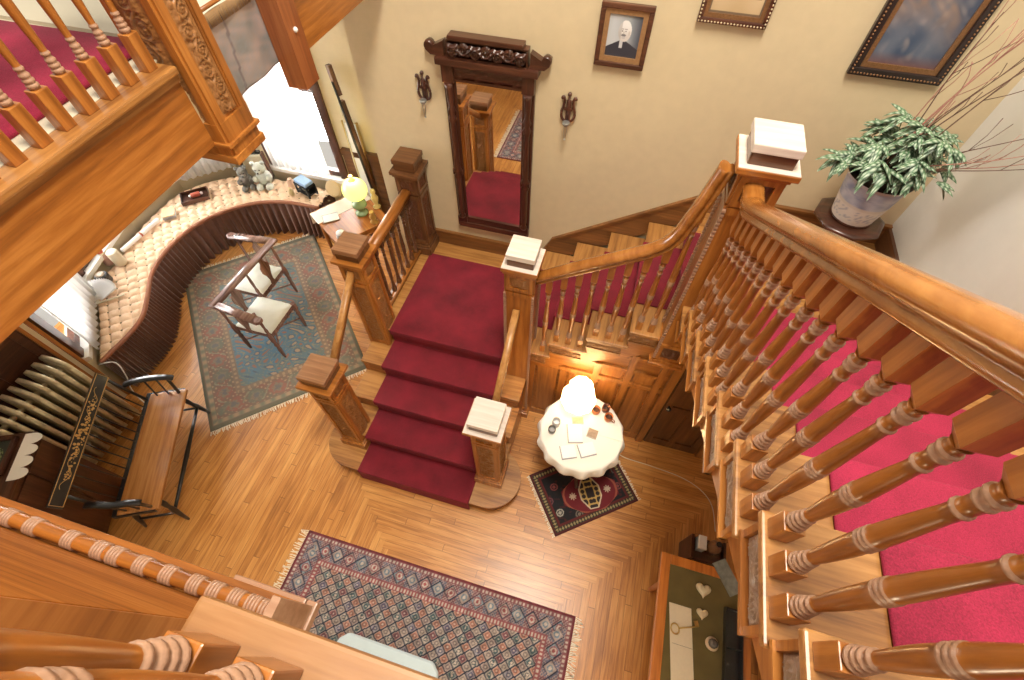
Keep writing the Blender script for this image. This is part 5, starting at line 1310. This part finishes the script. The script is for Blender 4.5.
# ------------------------------------------------------------------ desk at lower right
t = thing('writing_desk', 'desk with an orange wood border and olive felt top at the lower right', 'desk', (1.15, .40, 0))
b = MB(); b.box(.87, .935, -.30, .905, .765, .80, bev=.004); b.box(.935, 1.48, .84, .905, .765, .80, bev=.004); b.box(1.42, 1.48, -.30, .84, .765, .80, bev=.004); b.build('border', DESKW, t)
b = MB(); b.box(.935, 1.42, -.30, .84, .765, .793); b.build('felt_top', FELT, t)
b = MB(); b.box(.90, 1.45, -.28, .87, .64, .765); b.build('apron', DESKW, t)
for x in (1.0, 1.38):
    for y in (-.2, .78): b = MB(); b.lathe([(.02, 0), (.03, .3), (.035, .64)], (x, y, 0), 12); b.build('leg', DESKW, t)
ZD = .8
t = thing('paper_strip', 'long cream paper strip lying on the olive desk top', 'paper', (1.03, .35, ZD-.006), 0)
b = MB(); b.prism([(-.08, .25), (.065, .25), (.14, -.45), (.0, -.45)], 'Z', 0, .003); b.build('sheet', plain('cream_paper', (.78, .68, .52), .7, var=.06), t, loc=(0, 0, 0)); b = MB(); b.box(-.04, .1, .02, .022, .003, .004); b.build('fold_line', BUTTON, t, loc=(0, 0, 0))
t = thing('old_key', 'old brass key lying across the cream paper strip', 'key', (1.055, .475, ZD), .35)
b = MB(); Mq = T(-.06, 0, .004); n = 20
b.tube([Mq @ Vector((.026*math.cos(a*2*PI/n), .030*math.sin(a*2*PI/n), 0)) for a in range(n+1)], .0045, 6); b.build('bow', BRASS, t, loc=(0, 0, 0))
b = MB(); b.tube([(-.035, 0, .004), (.10, 0, .004)], .0045, 6); b.box(.075, .10, 0, .034, .001, .007); b.build('shank', BRASS, t, loc=(0, 0, 0))
for (x, y, s, lab) in ((1.165, .735, 1.15, 'larger cream heart shaped stone at the back of the desk'), (1.165, .59, .85, 'smaller cream heart shaped stone on the felt')):
    hp_ = [(.0028*s*(16*math.sin(q)**3), .0028*s*(13*math.cos(q)-5*math.cos(2*q)-2*math.cos(3*q)-math.cos(4*q))) for q in [k*2*PI/32+.02 for k in range(32)]]
    b = MB()
    for (k0, z0_), (k1, z1_) in (((.86, -.006), (1, .004)), ((1, .004), (.86, .016)), ((.86, .016), (.4, .022))):
        A_ = [b.bm.verts.new((x+p[0]*k0, y+p[1]*k0, ZD+z0_)) for p in hp_]; B_ = [b.bm.verts.new((x+p[0]*k1, y+p[1]*k1, ZD+z1_)) for p in hp_]
        for i in range(32): b.bm.faces.new([A_[i], A_[(i+1) % 32], B_[(i+1) % 32], B_[i]]).smooth = True
    b.bm.faces.new(B_); bmesh.ops.remove_doubles(b.bm, verts=b.bm.verts[:], dist=1e-5)
    simple('heart_stone', lab, 'stone', b, plain('heart_%d' % int(s*100), (.70, .60, .40), .5, var=.12))
t = thing('inkwell', 'small round inkwell with a dark crystal top on the desk', 'inkwell', (1.235, .435, ZD-.006))
b = MB(); b.lathe([(.04, 0), (.042, .012), (.03, .02)], n=18); b.build('inkwell_dish', plain('ink_dish', (.62, .48, .32), .4), t, loc=(0, 0, 0)); b = MB()
b.lathe([(.026, .014), (.03, .03), (.026, .048), (.012, .056)], n=10); b.build('crystal_top', plain('dark_crystal', (.10, .09, .09), .1, coat=.8), t, loc=(0, 0, 0))
t = thing('dark_box', 'open black box with compartments at the right side of the desk', 'box', (1.36, .35, ZD-.006))
b = MB(); b.box(-.055, .055, -.32, .32, 0, .01)
for q in ((-.055, -.045, -.32, .32), (.045, .055, -.32, .32), (-.045, .045, -.32, -.31), (-.045, .045, .31, .32), (-.045, .045, -.12, -.112), (-.045, .045, .09, .098)): b.box(*q, .01, .05)
b.build('box_body', BLACK, t, loc=(0, 0, 0))
b = MB(); b.box(-.05, .05, -.11, .11, 0, .006, T(1.32, .86, .802) @ RZ(.6)); simple('grey_photograph', 'small grey photograph leaning at the back corner of the desk', 'photograph', b, plain('grey_photo', (.25, .27, .25), .3, var=.6, bscale=30))
# shelf with bottles beyond the desk
t = thing('small_shelf', 'small dark shelf stand beyond the desk under the stairs', 'shelf', (1.33, 1.14, 0))
b = MB(); b.box(-.13, .14, -.10, .08, .28, .30); b.box(-.13, .14, -.10, .08, .05, .07); b.box(-.13, -.11, -.10, .08, 0, .36); b.box(.12, .14, -.10, .08, 0, .36); b.build('shelf_boards', MAHOG['X'], t, loc=(0, 0, 0))
t = thing('blue_packet', 'pale blue and white packet standing on the small shelf', 'packet', (1.27, 1.16, .30))
b = MB(); b.box(-.028, .028, -.05, .05, 0, .11, bev=.003); b.build('packet_body', plain('pale_blue', (.52, .62, .68), .5), t, loc=(0, 0, 0)); b = MB(); b.box(-.03, .03, -.052, .052, .09, .113); b.build('packet_top', PAPER, t, loc=(0, 0, 0))
t = thing('brown_bottle', 'squat brown bottle on the small shelf beside the blue packet', 'bottle', (1.375, 1.16, .30))
b = MB(); b.lathe([(.05, 0), (.052, .08), (.03, .12), (.018, .14), (.018, .16)], n=16); b.build('bottle_body', plain('brown_glass', (.30, .16, .08), .3, coat=.4), t, loc=(0, 0, 0)); b = MB(); b.lathe([(.021, .16), (.021, .18)], n=12); b.build('cap', BLACK, t, loc=(0, 0, 0))
# white cable by the window seat
b = MB(); b.tube(smoothpath([(-4.46, 1.16, .50), (-4.30, 1.22, .52), (-4.22, 1.16, .40), (-4.25, 1.10, .22), (-4.18, 1.05, .05), (-4.02, 1.02, .008), (-3.93, 1.10, .008), (-3.85, 1.22, .008), (-3.98, 1.30, .008), (-4.1, 1.2, .008)], 6), .006, 6)
simple('white_cable', 'white cable trailing down beside the near end of the window seat', 'cable', b, PAPER)
b = MB(); b.box(-.03, .03, -.02, .02, 0, .14, T(-4.05, .98, 0)); simple('power_adapter', 'small white power adapter on the floor near the radiator', 'adapter', b, PAPER)
# door stop hook on floor by left newel
b = MB(); b.tube(smoothpath([(-2.16, 1.86, .01), (-2.10, 1.92, .02), (-2.06, 1.86, .015), (-2.02, 1.76, .01)], 5), .006, 6); simple('iron_hook', 'small dark iron hook lying on the floor left of the stairs', 'hook', b, LEAD)

# ------------------------------------------------------------------ camera
f_px = 469.48; pitch, yaw, roll = 0.974739745, -0.271390922, -0.009108344
cy_, sy_ = math.cos(yaw), math.sin(yaw)
fw = Vector((sy_*math.cos(pitch), cy_*math.cos(pitch), -math.sin(pitch)))
r = Vector((cy_, -sy_, 0)); d = fw.cross(r); c, s = math.cos(roll), math.sin(roll)
right = c*r+s*d; down = -s*r+c*d
cam = bpy.data.cameras.new('camera'); co = bpy.data.objects.new('camera', cam); C.objects.link(co); S.camera = co
cam.sensor_width = 36; cam.lens = f_px/1024*36; cam.clip_start = .02
co.matrix_world = Matrix(((right.x, -down.x, -fw.x, 0), (right.y, -down.y, -fw.y, 0), (right.z, -down.z, -fw.z, 4.4), (0, 0, 0, 1)))

# ------------------------------------------------------------------ light
W = bpy.data.worlds.new('world'); S.world = W; W.use_nodes = True
bg = W.node_tree.nodes['Background']; bg.inputs[0].default_value = (1, .93, .83, 1); bg.inputs[1].default_value = .58
def light(kind, loc, energy, col, size=.1, rot=None, sy=None, spread=None):
    l = bpy.data.lights.new('lamp', kind); l.energy = energy; l.color = col
    if kind == 'AREA':
        l.size = size
        if sy: l.shape = 'RECTANGLE'; l.size_y = sy
        if spread: l.spread = spread
    else: l.shadow_soft_size = size
    o = bpy.data.objects.new('light_source', l); C.objects.link(o); o.location = loc
    if rot is not None:
        o.rotation_euler = Vector(rot).to_track_quat('-Z', 'Y').to_euler()
    return o
light('AREA', (-5.9, 2.9, 1.7), 150, (1, .98, .95), 2.0, rot=(1, -.1, -.25), sy=2.0)
light('AREA', (-4.9, 1.0, 1.7), 60, (1, .98, .95), 1.0, rot=(.7, .7, -.25), sy=2.0)
light('AREA', (-3.7, 4.6, 1.7), 110, (1, .98, .95), 1.0, rot=(.1, -1, -.2), sy=2.0)
light('POINT', (.055, 1.86, 1.01), 30, (1, .64, .26), .05)
light('POINT', (-.45, .9, 6.4), 100, (1, .80, .52), .25)  # unseen overhead light, added for general brightness in the stairwell
light('POINT', (.35, -1.0, 2.7), 26, (1, .82, .56), .12)  # unseen fill, added to brighten the desk, runner rug and upper stair string
light('POINT', (gx, gy, 1.28), 6, (1, .9, .5), .05)
light('AREA', (.1, 1.0, 7.6), 310, (1, .92, .80), 1.0, rot=(0, .25, -1), sy=2.0)  # added area light high above, no source in view
S.view_settings.view_transform = 'Standard'; S.view_settings.look = 'None'; S.view_settings.gamma = 1; S.view_settings.use_curve_mapping = False
S.view_settings.exposure = 0.16

# groups for repeated things
G = {'newel_post': 'carved newel posts of the staircase', 'hanging_post': 'posts hanging from the upper gallery', 'stair_handrail': 'handrails of the lower stairs', 'stair_carpet': 'red stair carpets', 'balustrade': 'oak balustrades', 'curtain': 'sheer bay curtains', 'lyre_sconce': 'lyre wall sconces', 'framed_picture': 'pictures on the back wall', 'booklet': 'booklets', 'photo_card': 'photo cards on the round table', 'mug': 'copper mugs on the round table', 'stuffed_toy': 'plush toys on the window seat', 'heart_stone': 'heart stones on the desk', 'small_vase': 'small pots on the window seat'}
for o in list(C.objects):
    if o.parent is None:
        k = o.name.split('.')[0]
        if k in G: o['group'] = G[k]
